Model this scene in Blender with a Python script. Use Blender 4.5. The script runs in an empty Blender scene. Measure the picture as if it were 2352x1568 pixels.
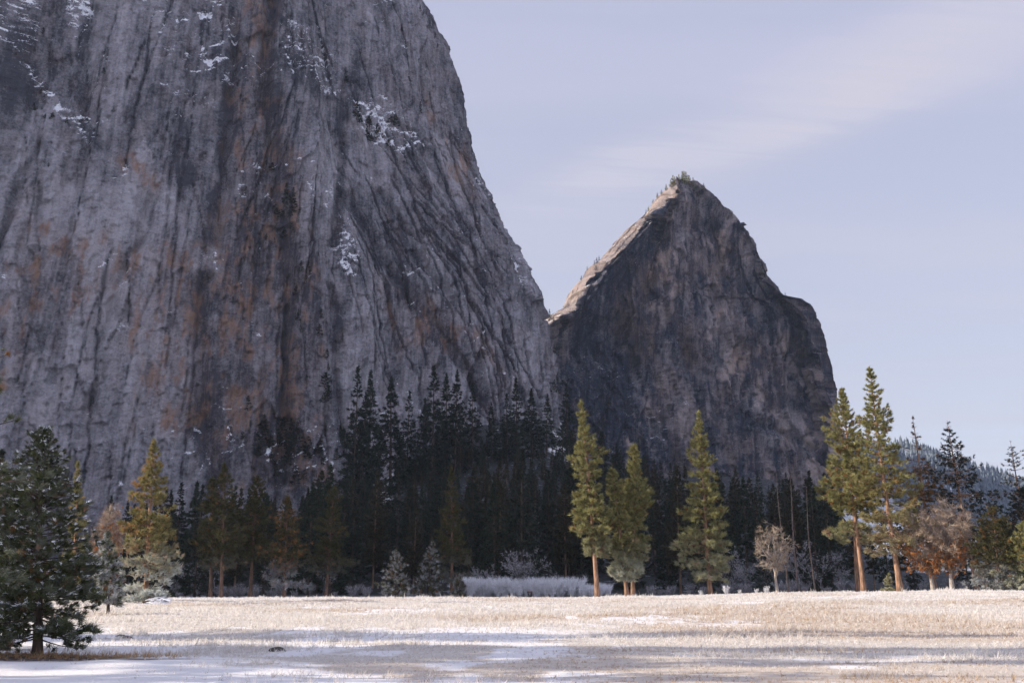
import bpy, math, random
import numpy as np
from mathutils import Vector
from mathutils.bvhtree import BVHTree

R = math.radians
C = bpy.context.scene.collection
SC = bpy.context.scene

# ------------------------------------------------------------------ camera
F = 2287.0                      # focal length in units of a 2352 px wide frame (35 mm on 36 mm)
TH = R(14.0)
CT, ST = math.cos(TH), math.sin(TH)
EYE = 1.7
HAZE = .000028
cam_d = bpy.data.cameras.new('camera')
cam_d.lens = 35.0
cam_d.sensor_width = 36.0
cam_d.clip_start = 0.2
cam_d.clip_end = 30000
cam = bpy.data.objects.new('camera', cam_d)
C.objects.link(cam)
cam.location = (0, 0, EYE)
cam.rotation_euler = (R(90) + TH, 0, 0)
SC.camera = cam


def at(px, py, D):
    """world point at depth D along the sight line of a photo point"""
    u = (px - 1176) / F
    v = (784 - py) / F
    t = D / (CT - v * ST)
    return np.array((u * t, D, EYE + t * (ST + v * CT)))


# ------------------------------------------------------------------ numpy noise
def _h(ix, iy, seed):
    a = (ix.astype(np.int64) * 374761393 + iy.astype(np.int64) * 668265263 + seed * 2147483647 * 7) & 0xFFFFFFFF
    a = ((a ^ (a >> 13)) * 1274126177) & 0xFFFFFFFF
    a = ((a ^ (a >> 16)) * 2246822519) & 0xFFFFFFFF
    a = a ^ (a >> 15)
    return (a & 0xFFFFFF) / float(0x1000000)


def vn(x, y, seed=0):
    x = np.asarray(x, float); y = np.asarray(y, float)
    ix = np.floor(x); iy = np.floor(y)
    fx = x - ix; fy = y - iy
    fx = fx * fx * fx * (fx * (fx * 6 - 15) + 10); fy = fy * fy * fy * (fy * (fy * 6 - 15) + 10)
    a = _h(ix, iy, seed); b = _h(ix + 1, iy, seed); c = _h(ix, iy + 1, seed); d = _h(ix + 1, iy + 1, seed)
    return ((a + (b - a) * fx) * (1 - fy) + (c + (d - c) * fx) * fy) * 2 - 1


def fbm(x, y, o=4, seed=0, g=0.5):
    s = 0; a = 1; t = 0; f = 1
    for i in range(o):
        s = s + a * vn(x * f + 17.3 * i, y * f - 9.1 * i, seed + i * 31); t += a; a *= g; f *= 2.03
    return s / t


def ridged(x, y, o=3, seed=0):
    s = 0; a = 1; t = 0; f = 1
    for i in range(o):
        s = s + a * (1 - np.abs(vn(x * f + 7.7 * i, y * f, seed + i * 17))); t += a; a *= .5; f *= 2.1
    return s / t


def worley(x, y, seed=0):
    ix = np.floor(x); iy = np.floor(y)
    f1 = np.full(x.shape, 9.0); f2 = np.full(x.shape, 9.0); cid = np.zeros(x.shape)
    for dx in (-1, 0, 1):
        for dy in (-1, 0, 1):
            jx = ix + dx; jy = iy + dy
            d = np.hypot(jx + _h(jx, jy, seed) - x, jy + _h(jx, jy, seed + 5) - y)
            h = _h(jx, jy, seed + 11)
            n = d < f1
            f2 = np.where(n, f1, np.minimum(f2, d)); cid = np.where(n, h, cid); f1 = np.where(n, d, f1)
    return cid, f1, f2


def plates(x, y, seed, amp, tilt):
    """flat tilted rock plates: every cell has its own depth and its own slope"""
    ix = np.floor(x); iy = np.floor(y)
    f1 = np.full(x.shape, 9.0); out = np.zeros(x.shape)
    for dx in (-1, 0, 1):
        for dy in (-1, 0, 1):
            jx = ix + dx; jy = iy + dy
            ex = x - jx - _h(jx, jy, seed); ey = y - jy - _h(jx, jy, seed + 5)
            d = np.maximum(np.abs(ex + .3 * ey), np.abs(ey - .2 * ex)) + .35 * np.hypot(ex, ey)
            v = amp * (_h(jx, jy, seed + 11) - .5) + tilt * (ex * (_h(jx, jy, seed + 17) - .5) + ey * (_h(jx, jy, seed + 23) - .5))
            n = d < f1
            out = np.where(n, v, out); f1 = np.where(n, d, f1)
    return out


def sstep(a, b, x):
    t = np.clip((x - a) / (b - a), 0, 1)
    return t * t * (3 - 2 * t)


# ------------------------------------------------------------------ object helpers
def tag(o, label=None, cat=None, group=None, kind=None):
    if label: o['label'] = label
    if cat: o['category'] = cat
    if group: o['group'] = group
    if kind: o['kind'] = kind
    return o


def empty(name, loc, rz=0.0):
    o = bpy.data.objects.new(name, None)
    o.empty_display_size = 0.5
    C.objects.link(o)
    o.location = loc
    o.rotation_euler = (0, 0, rz)
    return o


def mesh_np(name, V, faces, mats, attrs=None, matidx=None, smooth=False):
    """faces: list of int arrays (M,3) or (M,4)"""
    me = bpy.data.meshes.new(name)
    V = np.ascontiguousarray(V, dtype=np.float32)
    me.vertices.add(len(V)); me.vertices.foreach_set('co', V.ravel())
    faces = [f for f in faces if len(f)]
    loops = np.concatenate([f.ravel() for f in faces]).astype(np.int32)
    tot = np.concatenate([np.full(len(f), f.shape[1]) for f in faces]).astype(np.int32)
    st = np.concatenate(([0], np.cumsum(tot)[:-1])).astype(np.int32)
    me.loops.add(len(loops)); me.loops.foreach_set('vertex_index', loops)
    me.polygons.add(len(tot)); me.polygons.foreach_set('loop_start', st)
    if not isinstance(mats, (list, tuple)): mats = [mats]
    for m in mats: me.materials.append(m)
    if matidx is not None: me.polygons.foreach_set('material_index', np.asarray(matidx, np.int32))
    me.update(calc_edges=True)
    if smooth: me.polygons.foreach_set('use_smooth', np.ones(len(tot), bool))
    for k, a in (attrs or {}).items():
        a = np.asarray(a, np.float32)
        if a.shape[1] == 3: a = np.concatenate((a, np.ones((len(a), 1), np.float32)), 1)
        at_ = me.attributes.new(k, 'FLOAT_COLOR', 'POINT'); at_.data.foreach_set('color', a.ravel())
    me.validate()
    return me


def link(name, me, parent=None, loc=(0, 0, 0)):
    o = bpy.data.objects.new(name, me); C.objects.link(o)
    if parent is not None: o.parent = parent
    o.location = loc
    return o


class Tubes:
    def __init__(self):
        self.V = []; self.Q = []; self.n = 0

    def add(self, P, rad, k=5):
        P = np.asarray(P, float); n = len(P); rad = np.asarray(rad, float)
        T = np.gradient(P, axis=0); T /= np.linalg.norm(T, axis=1)[:, None] + 1e-9
        ref = np.array((0, 0, 1.0)) if abs(T[0, 2]) < .8 else np.array((1.0, 0, 0))
        A = np.cross(T, ref); A /= np.linalg.norm(A, axis=1)[:, None] + 1e-9
        B = np.cross(T, A)
        th = np.arange(k) / k * 2 * math.pi
        ring = P[:, None, :] + rad[:, None, None] * (A[:, None, :] * np.cos(th)[None, :, None] + B[:, None, :] * np.sin(th)[None, :, None])
        self.V.append(ring.reshape(-1, 3))
        i = np.arange(n - 1)[:, None] * k + np.arange(k)[None, :]
        j = np.arange(n - 1)[:, None] * k + (np.arange(k)[None, :] + 1) % k
        self.Q.append(np.stack((i, j, j + k, i + k), -1).reshape(-1, 4) + self.n)
        self.n += n * k

    def get(self):
        return np.concatenate(self.V), np.concatenate(self.Q)


def unit(a):
    return a / (np.linalg.norm(a, axis=-1, keepdims=True) + 1e-9)


def blades(rng, P, Dv, L, W, n, spread, colr, back=0.15):
    """n thin triangular needle blades per tuft, fanned round the tuft direction"""
    m = len(P)
    d = unit(Dv)[:, None, :] + rng.normal(0, spread, (m, n, 3))
    d = unit(d)
    side = unit(np.cross(d, rng.normal(0, 1, (m, n, 3))))
    Ls = (L[:, None] * rng.uniform(.6, 1.1, (m, n)))[..., None]
    Ws = (W[:, None] * rng.uniform(.7, 1.3, (m, n)))[..., None]
    base = P[:, None, :] - d * Ls * back + rng.normal(0, .12, (m, n, 3)) * Ls
    a = base - side * Ws * .5; b = base + side * Ws * .5; c = base + d * Ls
    V = np.stack((a, b, c), 2).reshape(-1, 3)
    T = np.arange(len(V)).reshape(-1, 3)
    col = np.repeat(colr, n * 3, axis=0)
    return V, T, col


# ------------------------------------------------------------------ materials
def newmat(name):
    m = bpy.data.materials.new(name); m.use_nodes = True
    nt = m.node_tree; nt.nodes.clear()
    out = nt.nodes.new('ShaderNodeOutputMaterial')
    return m, nt, out


class NT:
    def __init__(self, nt): self.nt = nt
    def n(self, t, **k):
        x = self.nt.nodes.new(t)
        for a, b in k.items(): setattr(x, a, b)
        return x
    def l(self, a, b): self.nt.links.new(a, b)
    def set(self, sock, v):
        if isinstance(v, bpy.types.NodeSocket): self.l(v, sock)
        else: sock.default_value = v
    def math(self, op, a, b=0.0, c=None, clamp=False):
        x = self.n('ShaderNodeMath', operation=op, use_clamp=clamp)
        self.set(x.inputs[0], a); self.set(x.inputs[1], b)
        if c is not None: self.set(x.inputs[2], c)
        return x.outputs[0]
    def mix(self, f, a, b, mode='MIX'):
        x = self.n('ShaderNodeMix', data_type='RGBA', blend_type=mode)
        self.set(x.inputs[0], f)
        for s, v in ((x.inputs[6], a), (x.inputs[7], b)):
            if isinstance(v, (tuple, list)): v = tuple(v) + ((1.0,) if len(v) == 3 else ())
            self.set(s, v)
        return x.outputs[2]
    def noise(self, vec, scale, detail=4, rough=.55, dist=0.0):
        x = self.n('ShaderNodeTexNoise'); self.l(vec, x.inputs['Vector'])
        x.inputs['Scale'].default_value = scale; x.inputs['Detail'].default_value = detail
        x.inputs['Roughness'].default_value = rough; x.inputs['Distortion'].default_value = dist
        return x.outputs[0]
    def mapr(self, v, a, b, c=0.0, d=1.0, smooth=False):
        x = self.n('ShaderNodeMapRange'); x.clamp = True
        if smooth: x.interpolation_type = 'SMOOTHSTEP'
        self.set(x.inputs[0], v)
        for i, q in enumerate((a, b, c, d)): x.inputs[i + 1].default_value = q
        return x.outputs[0]
    def scalev(self, vec, s):
        x = self.n('ShaderNodeMapping'); self.l(vec, x.inputs[0]); x.inputs['Scale'].default_value = s
        return x.outputs[0]


def foliage_mat(name, dark, light, brown=(.22, .10, .035), frost=(.55, .58, .55), trans=.3):
    m, nt, out = newmat(name); N = NT(nt)
    a = N.n('ShaderNodeAttribute', attribute_name='tuft')
    sp = N.n('ShaderNodeSeparateColor'); N.l(a.outputs['Color'], sp.inputs[0])
    c = N.mix(sp.outputs[0], dark, light)
    c = N.mix(sp.outputs[2], c, brown)
    c = N.mix(sp.outputs[1], c, frost)
    p = N.n('ShaderNodeBsdfPrincipled'); N.l(c, p.inputs['Base Color']); p.inputs['Roughness'].default_value = .6
    p.inputs['Specular IOR Level'].default_value = .25
    t = N.n('ShaderNodeBsdfTranslucent'); N.l(c, t.inputs['Color'])
    mx = N.n('ShaderNodeMixShader'); mx.inputs[0].default_value = trans
    N.l(p.outputs[0], mx.inputs[1]); N.l(t.outputs[0], mx.inputs[2]); N.l(mx.outputs[0], out.inputs[0])
    return m


def bark_mat(name, c1, c2, sc=6.0, frost=0.0):
    m, nt, out = newmat(name); N = NT(nt)
    tc = N.n('ShaderNodeTexCoord')
    v = N.scalev(tc.outputs['Object'], (1, 1, .22))
    n1 = N.noise(v, sc, 5, .65)
    c = N.mix(N.mapr(n1, .38, .62), c1, c2)
    if frost:
        g = N.n('ShaderNodeNewGeometry'); s = N.n('ShaderNodeSeparateXYZ'); N.l(g.outputs['Normal'], s.inputs[0])
        f = N.math('ADD', s.outputs[2], N.math('MULTIPLY', N.noise(tc.outputs['Object'], 3.0), .9))
        c = N.mix(N.math('MULTIPLY', N.mapr(f, .35, .75), frost), c, (.72, .73, .76))
    p = N.n('ShaderNodeBsdfPrincipled'); N.l(c, p.inputs['Base Color']); p.inputs['Roughness'].default_value = .9
    p.inputs['Specular IOR Level'].default_value = .15
    b = N.n('ShaderNodeBump'); b.inputs['Strength'].default_value = .7; b.inputs['Distance'].default_value = .08
    N.l(n1, b.inputs['Height']); N.l(b.outputs[0], p.inputs['Normal'])
    N.l(p.outputs[0], out.inputs[0])
    return m


def plain_mat(name, col, rough=.8):
    m, nt, out = newmat(name); N = NT(nt)
    tc = N.n('ShaderNodeTexCoord')
    n1 = N.noise(tc.outputs['Object'], 14.0, 3)
    c = N.mix(n1, tuple(.8 * x for x in col), tuple(min(1, 1.15 * x) for x in col))
    p = N.n('ShaderNodeBsdfPrincipled'); N.l(c, p.inputs['Base Color']); p.inputs['Roughness'].default_value = rough
    N.l(p.outputs[0], out.inputs[0])
    return m


def rock_mat(name, dark, light, rust, streak=1.0, scale=1.0):
    """granite; attribute 'rock' = (tone, rust stain, snow), 'veg' in alpha"""
    m, nt, out = newmat(name); N = NT(nt)
    tc = N.n('ShaderNodeTexCoord'); ob = tc.outputs['Object']
    a = N.n('ShaderNodeAttribute', attribute_name='rock')
    sp = N.n('ShaderNodeSeparateColor'); N.l(a.outputs['Color'], sp.inputs[0])
    s = scale
    st1 = N.noise(N.scalev(ob, (.11 * s, .03 * s, .009 * s)), 1.0, 6, .62, .1)      # water streaks
    st2 = N.noise(N.scalev(ob, (.45 * s, .1 * s, .035 * s)), 1.0, 5, .65, .05)
    pt = N.noise(N.scalev(ob, (.05 * s, .05 * s, .045 * s)), 1.0, 7, .68, .15)         # patches
    fi = N.noise(N.scalev(ob, (.4 * s, .4 * s, .55 * s)), 1.0, 6, .75, .2)            # grain
    def lev(v, k): return N.math('MULTIPLY', N.math('SUBTRACT', v, .5), k * 1.5)
    tone = N.math('ADD', sp.outputs[0], lev(st1, .6 * streak))
    tone = N.math('ADD', tone, lev(st2, .4 * streak))
    tone = N.math('ADD', tone, lev(pt, .6))
    tone = N.math('ADD', tone, lev(fi, .9), clamp=True)
    c = N.mix(tone, dark, light)
    rs = N.math('MULTIPLY', sp.outputs[1], N.mapr(N.math('ADD', N.math('MULTIPLY', pt, .5), N.math('MULTIPLY', st2, .5)), .38, .56))
    c = N.mix(N.math('MULTIPLY', rs, .85), c, rust)
    # dark lichen specks
    c = N.mix(N.mapr(fi, .36, .28, 0, .7), c, tuple(x * .35 for x in dark))
    # snow on ledges and in the couloirs
    g = N.n('ShaderNodeNewGeometry'); sx = N.n('ShaderNodeSeparateXYZ'); N.l(g.outputs['Normal'], sx.inputs[0])
    sn = N.noise(N.scalev(ob, (.26 * s, .26 * s, .48 * s)), 1.0, 8, .78, 1.0)
    f = N.math('ADD', sp.outputs[2], N.math('MULTIPLY', N.math('SUBTRACT', sn, .5), 2.4))
    f = N.math('ADD', f, N.math('MULTIPLY', sx.outputs[2], .45))
    snow = N.mapr(f, .56, .63)
    c = N.mix(snow, c, (.80, .82, .86))
    p = N.n('ShaderNodeBsdfPrincipled'); N.l(c, p.inputs['Base Color']); p.inputs['Roughness'].default_value = .92
    p.inputs['Specular IOR Level'].default_value = .15
    hgt = N.math('ADD', N.math('MULTIPLY', fi, 1.6), N.math('MULTIPLY', st2, 1.5))
    hgt = N.math('ADD', hgt, N.math('MULTIPLY', pt, 1.5))
    b = N.n('ShaderNodeBump'); b.inputs['Strength'].default_value = .9; b.inputs['Distance'].default_value = 2.2
    N.l(hgt, b.inputs['Height']); N.l(b.outputs[0], p.inputs['Normal'])
    N.l(p.outputs[0], out.inputs[0])
    return m


M = {}
M['pine'] = foliage_mat('pine_needles', (.085, .092, .034), (.365, .345, .145))
M['gold'] = foliage_mat('golden_pine_needles', (.085, .08, .028), (.35, .315, .13), brown=(.38, .21, .08))
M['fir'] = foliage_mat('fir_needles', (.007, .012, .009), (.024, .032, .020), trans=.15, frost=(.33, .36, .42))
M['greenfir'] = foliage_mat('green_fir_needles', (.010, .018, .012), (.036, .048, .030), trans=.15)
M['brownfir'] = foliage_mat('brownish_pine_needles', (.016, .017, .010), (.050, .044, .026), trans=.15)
M['hillfir'] = foliage_mat('hill_conifers', (.026, .042, .055), (.075, .10, .12), trans=.1, frost=(.42, .48, .56))  # blue of distant haze and shade is put into the needle colour
M['dim'] = foliage_mat('shaded_pine_needles', (.030, .034, .014), (.085, .075, .028), trans=.2, frost=(.4, .43, .48))  # darker copy of the pine needles, shade put into the colour
M['near'] = foliage_mat('young_pine_needles', (.024, .034, .013), (.105, .118, .045), frost=(.62, .64, .66), trans=.2)
M['oakleaf'] = foliage_mat('dry_oak_leaves', (.24, .10, .032), (.48, .22, .085), trans=.35)
M['bark'] = bark_mat('ponderosa_bark', (.11, .068, .045), (.32, .195, .13), 2.2)
M['dimbark'] = bark_mat('shaded_pine_bark', (.07, .045, .033), (.19, .12, .085), 2.2)  # darker copy of the ponderosa bark, shade put into the colour
M['darkbark'] = bark_mat('dark_bark', (.035, .027, .022), (.10, .075, .06), 3.0)
M['oakbark'] = bark_mat('frosted_oak_bark', (.10, .08, .065), (.28, .22, .17), 3.0, frost=.3)
M['tanbark'] = bark_mat('pale_tan_bark', (.24, .19, .14), (.48, .40, .31), 3.0, frost=.3)
M['tantwig'] = bark_mat('pale_tan_twigs', (.28, .22, .165), (.46, .37, .28), 2.0)
M['oaktwig'] = bark_mat('oak_twigs', (.22, .165, .125), (.40, .31, .235), 2.0)
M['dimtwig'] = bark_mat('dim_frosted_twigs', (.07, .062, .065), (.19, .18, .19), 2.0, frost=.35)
M['twig'] = bark_mat('frosted_twigs', (.42, .42, .44), (.66, .66, .68), 2.0, frost=.85)
M['snag'] = bark_mat('grey_snag_wood', (.045, .035, .03), (.13, .095, .08), 2.0, frost=.15)
M['snow'] = plain_mat('clumped_snow', (.78, .79, .82), .7)
M['cliff'] = rock_mat('granite_cliff', (.052, .054, .070), (.38, .37, .40), (.26, .155, .10))
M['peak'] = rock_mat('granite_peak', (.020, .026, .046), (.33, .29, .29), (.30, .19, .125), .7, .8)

# ------------------------------------------------------------------ light
SUN_EL, SUN_A = 21.0, 3.0          # degrees; sun stands to the left, a touch behind the camera
sd = np.array((-math.cos(R(SUN_A)) * math.cos(R(SUN_EL)), -math.sin(R(SUN_A)) * math.cos(R(SUN_EL)), math.sin(R(SUN_EL))))
sl = bpy.data.lights.new('sun', 'SUN'); sl.energy = 4.6; sl.angle = R(.55); sl.color = (1, .87, .71)
so = bpy.data.objects.new('sun', sl); C.objects.link(so)
so.rotation_euler = Vector(sd).to_track_quat('Z', 'Y').to_euler()
W = bpy.data.worlds.new('World'); SC.world = W; W.use_nodes = True
nt = W.node_tree; nt.nodes.clear(); N = NT(nt)
sky = N.n('ShaderNodeTexSky', sky_type='NISHITA'); sky.sun_disc = False
sky.sun_elevation = R(SUN_EL)
sky.sun_rotation = math.atan2(sd[0], sd[1])
sky.altitude = 1200; sky.air_density = 1.0; sky.dust_density = 1.2; sky.ozone_density = 1.2
tc = N.n('ShaderNodeTexCoord'); sep = N.n('ShaderNodeSeparateXYZ'); N.l(tc.outputs['Generated'], sep.inputs[0])
zz = N.math('MAXIMUM', sep.outputs[2], .03)
cx = N.math('DIVIDE', sep.outputs[0], zz); cy = N.math('DIVIDE', sep.outputs[1], zz)
cmb = N.n('ShaderNodeCombineXYZ'); N.l(cx, cmb.inputs[0]); N.l(cy, cmb.inputs[1])
mp = N.n('ShaderNodeMapping'); N.l(cmb.outputs[0], mp.inputs[0]); mp.inputs['Rotation'].default_value = (0, 0, R(-25)); mp.inputs['Scale'].default_value = (.5, 1.5, 1)
cn = N.noise(mp.outputs[0], 1.3, 5, .5, .5)
cl = N.mapr(cn, .36, .68, .80, .94, smooth=True)
def blob(px, py, w, sx, rot):
    """one soft cirrus patch fixed in the sky"""
    p = at(px, py, 1000) - np.array((0, 0, EYE)); p = p / np.linalg.norm(p)
    m = N.n('ShaderNodeMapping', vector_type='POINT'); N.l(tc.outputs['Generated'], m.inputs[0])
    az = math.atan2(p[0], p[1]); el = math.asin(p[2])
    # local frame by dot products
    r = np.array((math.cos(az), -math.sin(az), 0)); u = np.cross(r, p)
    u = np.array((-math.sin(el) * math.sin(az), -math.sin(el) * math.cos(az), math.cos(el)))
    e1 = r * math.cos(rot) + u * math.sin(rot); e2 = -r * math.sin(rot) + u * math.cos(rot)
    d = []
    for e, s in ((e1, sx), (e2, 1.0)):
        vm = N.n('ShaderNodeVectorMath', operation='DOT_PRODUCT'); N.l(tc.outputs['Generated'], vm.inputs[0]); vm.inputs[1].default_value = tuple(e / (w * s))
        d.append(N.math('POWER', N.math('ABSOLUTE', vm.outputs['Value']), 2.0))
    fr = N.n('ShaderNodeVectorMath', operation='DOT_PRODUCT'); N.l(tc.outputs['Generated'], fr.inputs[0]); fr.inputs[1].default_value = tuple(p)
    g = N.math('POWER', 2.718, N.math('MULTIPLY', N.math('ADD', d[0], d[1]), -1.0))
    return N.math('MULTIPLY', g, N.math('GREATER_THAN', fr.outputs['Value'], 0.0))
b = N.math('ADD', blob(2180, 70, .035, 6, R(14)), N.math('MULTIPLY', blob(1420, 385, .026, 3.2, R(12)), .6))
b = N.math('ADD', b, N.math('MULTIPLY', blob(2010, 230, .02, 7, R(12)), .5))
wn = N.noise(N.scalev(mp.outputs[0], (1.0, 3.2, 1)), 2.4, 6, .6, .8)
b = N.math('MULTIPLY', b, N.mapr(wn, .32, .68, .3, 1.0))
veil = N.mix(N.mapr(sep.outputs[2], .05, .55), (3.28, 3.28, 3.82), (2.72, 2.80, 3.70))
veil = N.mix(N.mapr(N.math('MULTIPLY', sep.outputs[1], -1.0), -.05, .45, smooth=True), veil, (6.3, 6.4, 8.3))      # sky behind the camera brightened, added as fill light on the shaded cliff
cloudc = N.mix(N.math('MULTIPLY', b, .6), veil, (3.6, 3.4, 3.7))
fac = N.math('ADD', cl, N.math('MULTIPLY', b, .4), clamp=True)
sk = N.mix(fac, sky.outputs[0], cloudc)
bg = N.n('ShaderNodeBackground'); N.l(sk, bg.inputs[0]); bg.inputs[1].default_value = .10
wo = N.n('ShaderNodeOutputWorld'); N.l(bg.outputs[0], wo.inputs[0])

SC.view_settings.view_transform = 'Standard'
SC.view_settings.look = 'None'
SC.view_settings.exposure = 1.0
SC.view_settings.gamma = 1.0
SC.cycles.max_bounces = 5
SC.cycles.diffuse_bounces = 3
SC.cycles.transparent_max_bounces = 4

# ------------------------------------------------------------------ ground
def ground_h(x, y):
    x = np.asarray(x, float); y = np.asarray(y, float)
    r = x / np.maximum(y, 20)
    h = 1.25 * sstep(.05, .36, r) * sstep(50, 190, y)
    near = 1 - sstep(150, 260, y)
    h = h + near * ((.09 + .14 * sstep(35, 60, y)) * fbm(x / 9, y / 5, 3, 3) + .035 * fbm(x / 1.6, y / 1.1, 3, 8)) * sstep(2, 12, np.abs(y) + 3)
    h = h + .50 * fbm(x / 22, y / 60, 3, 12) * sstep(90, 150, y) * near
    h = h + near * .14 * np.exp(-((y - 185 - .1 * x) / 16) ** 2)
    # path trodden flat on the left
    t = np.clip((y - 290) / (900 - 290), 0, 1.4)
    sh = .22 + .78 * np.exp(-((x + 5) / 165.0) ** 2)
    sh = np.maximum(sh, .60 * sstep(0, 120, x))
    sh = sh * (1 - .85 * sstep(.24, .40, x / np.maximum(y, 100)))
    h = h + 135 * t ** 1.35 * sh
    h = h + sstep(300, 420, y) * (3.0 * fbm(x / 45, y / 45, 4, 21))
    h = h - 90 * sstep(1600, 2600, y) * 0
    return h


def axis(parts):
    o = []
    for a, b, s in parts: o.append(np.arange(a, b, s))
    return np.concatenate(o)


yl = axis([(-400, -60, 40), (-60, 10, 4), (10, 60, .4), (60, 260, 2), (260, 1000, 9), (1000, 2000, 50), (2000, 6001, 400)])
xp = axis([(0, 26, .4), (26, 140, 2), (140, 700, 12), (700, 2000, 60), (2000, 6001, 400)])
xl = np.concatenate((-xp[:0:-1], xp))
X, Y = np.meshgrid(xl, yl)
Z = ground_h(X, Y)
ny, nx = X.shape
idx = np.arange(ny * nx).reshape(ny, nx)
Q = np.stack((idx[:-1, :-1], idx[:-1, 1:], idx[1:, 1:], idx[1:, :-1]), -1).reshape(-1, 4)


def path_edge(y):
    return np.interp(y, [0, 15, 19.7, 28.8, 43.7, 60, 80, 300], [8, 1.0, -1.8, -9.2, -16.5, -28, -48, -220])


def grass_amount(x, y):
    e = path_edge(y)
    g = sstep(-2.5, 3.0, x - e + 3.2 * fbm(x / 3.0, y / 2.2, 4, 41) + 1.2 * fbm(x / .6, y / .5, 2, 47))
    drift = sstep(.22, .48, fbm(x / 9 + 3, y / 20, 3, 61) + .5 * fbm(x / 1.2, y / 2.4, 2, 66)) + .6 * sstep(.3, .45, fbm(x / 1.5, y / 1.2, 2, 68)) * sstep(36, 24, y) - .7 * sstep(-.02, .15, x / np.maximum(y, 5)) * sstep(60, 40, y)
    drift = np.clip(drift, 0, 1)   # snow left lying between the grass
    far = sstep(15, 40, y)
    return g * (1 - .75 * drift) * (1 - sstep(215, 235, y - .05 * x) * .75)


ga = grass_amount(X, Y)
rust = sstep(.0, .5, fbm(X / 16 + 9, Y / 22, 3, 77) + .5 * sstep(.02, .2, X / np.maximum(Y, 1)) * sstep(30, 44, Y) * (1 - sstep(70, 130, Y)))
litter = np.zeros_like(X)
for (lx, ly, lr, ld) in ((-13.2, 27.0, 3.6, 1.5), (-11.2, 25.6, 3.3, .8)):
    litter = np.maximum(litter, sstep(1.2, .6, np.hypot((X - lx) / lr, (Y - ly) / ld) + .35 * fbm(X / .8, Y / .4, 3, 90)))
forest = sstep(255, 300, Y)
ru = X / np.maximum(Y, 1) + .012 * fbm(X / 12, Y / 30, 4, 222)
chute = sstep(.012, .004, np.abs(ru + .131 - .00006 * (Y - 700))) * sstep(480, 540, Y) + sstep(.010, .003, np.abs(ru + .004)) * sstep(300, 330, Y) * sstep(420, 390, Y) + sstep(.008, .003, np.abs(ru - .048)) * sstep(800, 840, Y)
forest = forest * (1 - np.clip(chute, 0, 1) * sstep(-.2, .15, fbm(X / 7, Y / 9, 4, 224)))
M_g, nt, out = newmat('snowy_meadow'); N = NT(nt)
tcg = N.n('ShaderNodeTexCoord'); ob = tcg.outputs['Object']
a = N.n('ShaderNodeAttribute', attribute_name='cover'); sp = N.n('ShaderNodeSeparateColor'); N.l(a.outputs['Color'], sp.inputs[0])
n1 = N.noise(ob, 1.6, 6, .7, .3); n2 = N.noise(ob, .25, 5, .6); n3 = N.noise(ob, 9.0, 4, .7)
snowc = N.mix(n2, (.60, .595, .61), (.74, .73, .725))
straw = N.mix(n3, (.35, .305, .25), (.57, .52, .465))
straw = N.mix(N.math('MULTIPLY', sp.outputs[1], N.mapr(n1, .35, .65)), straw, (.36, .235, .12))
gf = N.math('ADD', N.math('MULTIPLY', sp.outputs[0], 1.1), N.math('MULTIPLY', N.math('SUBTRACT', n1, .5), 1.3))
c = N.mix(N.mapr(gf, .35, .75, 0, .8), snowc, straw)
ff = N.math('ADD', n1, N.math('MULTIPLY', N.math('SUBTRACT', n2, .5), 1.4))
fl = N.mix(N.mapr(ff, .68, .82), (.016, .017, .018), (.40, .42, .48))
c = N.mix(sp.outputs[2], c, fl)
c = N.mix(N.math('MULTIPLY', a.outputs['Alpha'], N.mapr(n3, .2, .5, .4, 1)), c, (.05, .03, .022))
p = N.n('ShaderNodeBsdfPrincipled'); N.l(c, p.inputs['Base Color']); p.inputs['Roughness'].default_value = .85; p.inputs['Specular IOR Level'].default_value = .2
b = N.n('ShaderNodeBump'); b.inputs['Strength'].default_value = .6; b.inputs['Distance'].default_value = .08
N.l(N.math('ADD', n1, N.math('MULTIPLY', n3, .4)), b.inputs['Height']); N.l(b.outputs[0], p.inputs['Normal']); N.l(p.outputs[0], out.inputs[0])
gm = mesh_np('ground', np.stack((X, Y, Z), -1).reshape(-1, 3), [Q], M_g,
             {'cover': np.stack((ga, rust, forest, litter), -1).reshape(-1, 4)}, smooth=True)
tag(link('ground', gm), 'snowy meadow of frosted dry grass rising into forest floor', 'ground', kind='structure')

# ------------------------------------------------------------------ rock masses
def catmull(P, u):
    """P (nz,K,2), u (nu) -> (nz,nu,2)"""
    K = P.shape[1]
    i = np.clip(np.floor(u).astype(int), 0, K - 2); t = (u - i)[None, :, None]
    p0 = P[:, np.clip(i - 1, 0, K - 1)]; p1 = P[:, i]; p2 = P[:, i + 1]; p3 = P[:, np.clip(i + 2, 0, K - 1)]
    return .5 * ((2 * p1) + (-p0 + p2) * t + (2 * p0 - 5 * p1 + 4 * p2 - p3) * t * t + (-p0 + 3 * p1 - 3 * p2 + p3) * t ** 3)


def seg_dist(X, Y, pts):
    d = np.full(X.shape, 1e9)
    for (x0, y0), (x1, y1) in zip(pts[:-1], pts[1:]):
        dx, dy = x1 - x0, y1 - y0
        t = np.clip(((X - x0) * dx + (Y - y0) * dy) / (dx * dx + dy * dy + 1e-9), 0, 1)
        d = np.minimum(d, np.hypot(X - x0 - t * dx, Y - y0 - t * dy))
    return d


def poly_sd(X, Y, pts):
    """signed distance, inside positive"""
    ins = np.zeros(X.shape, bool); n = len(pts)
    for i in range(n):
        x0, y0 = pts[i]; x1, y1 = pts[(i + 1) % n]
        if y0 == y1: continue
        c = ((y0 > Y) != (y1 > Y)) & (X < (x1 - x0) * (Y - y0) / (y1 - y0) + x0)
        ins ^= c
    d = seg_dist(X, Y, list(pts) + [pts[0]])
    return np.where(ins, d, -d)


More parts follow.
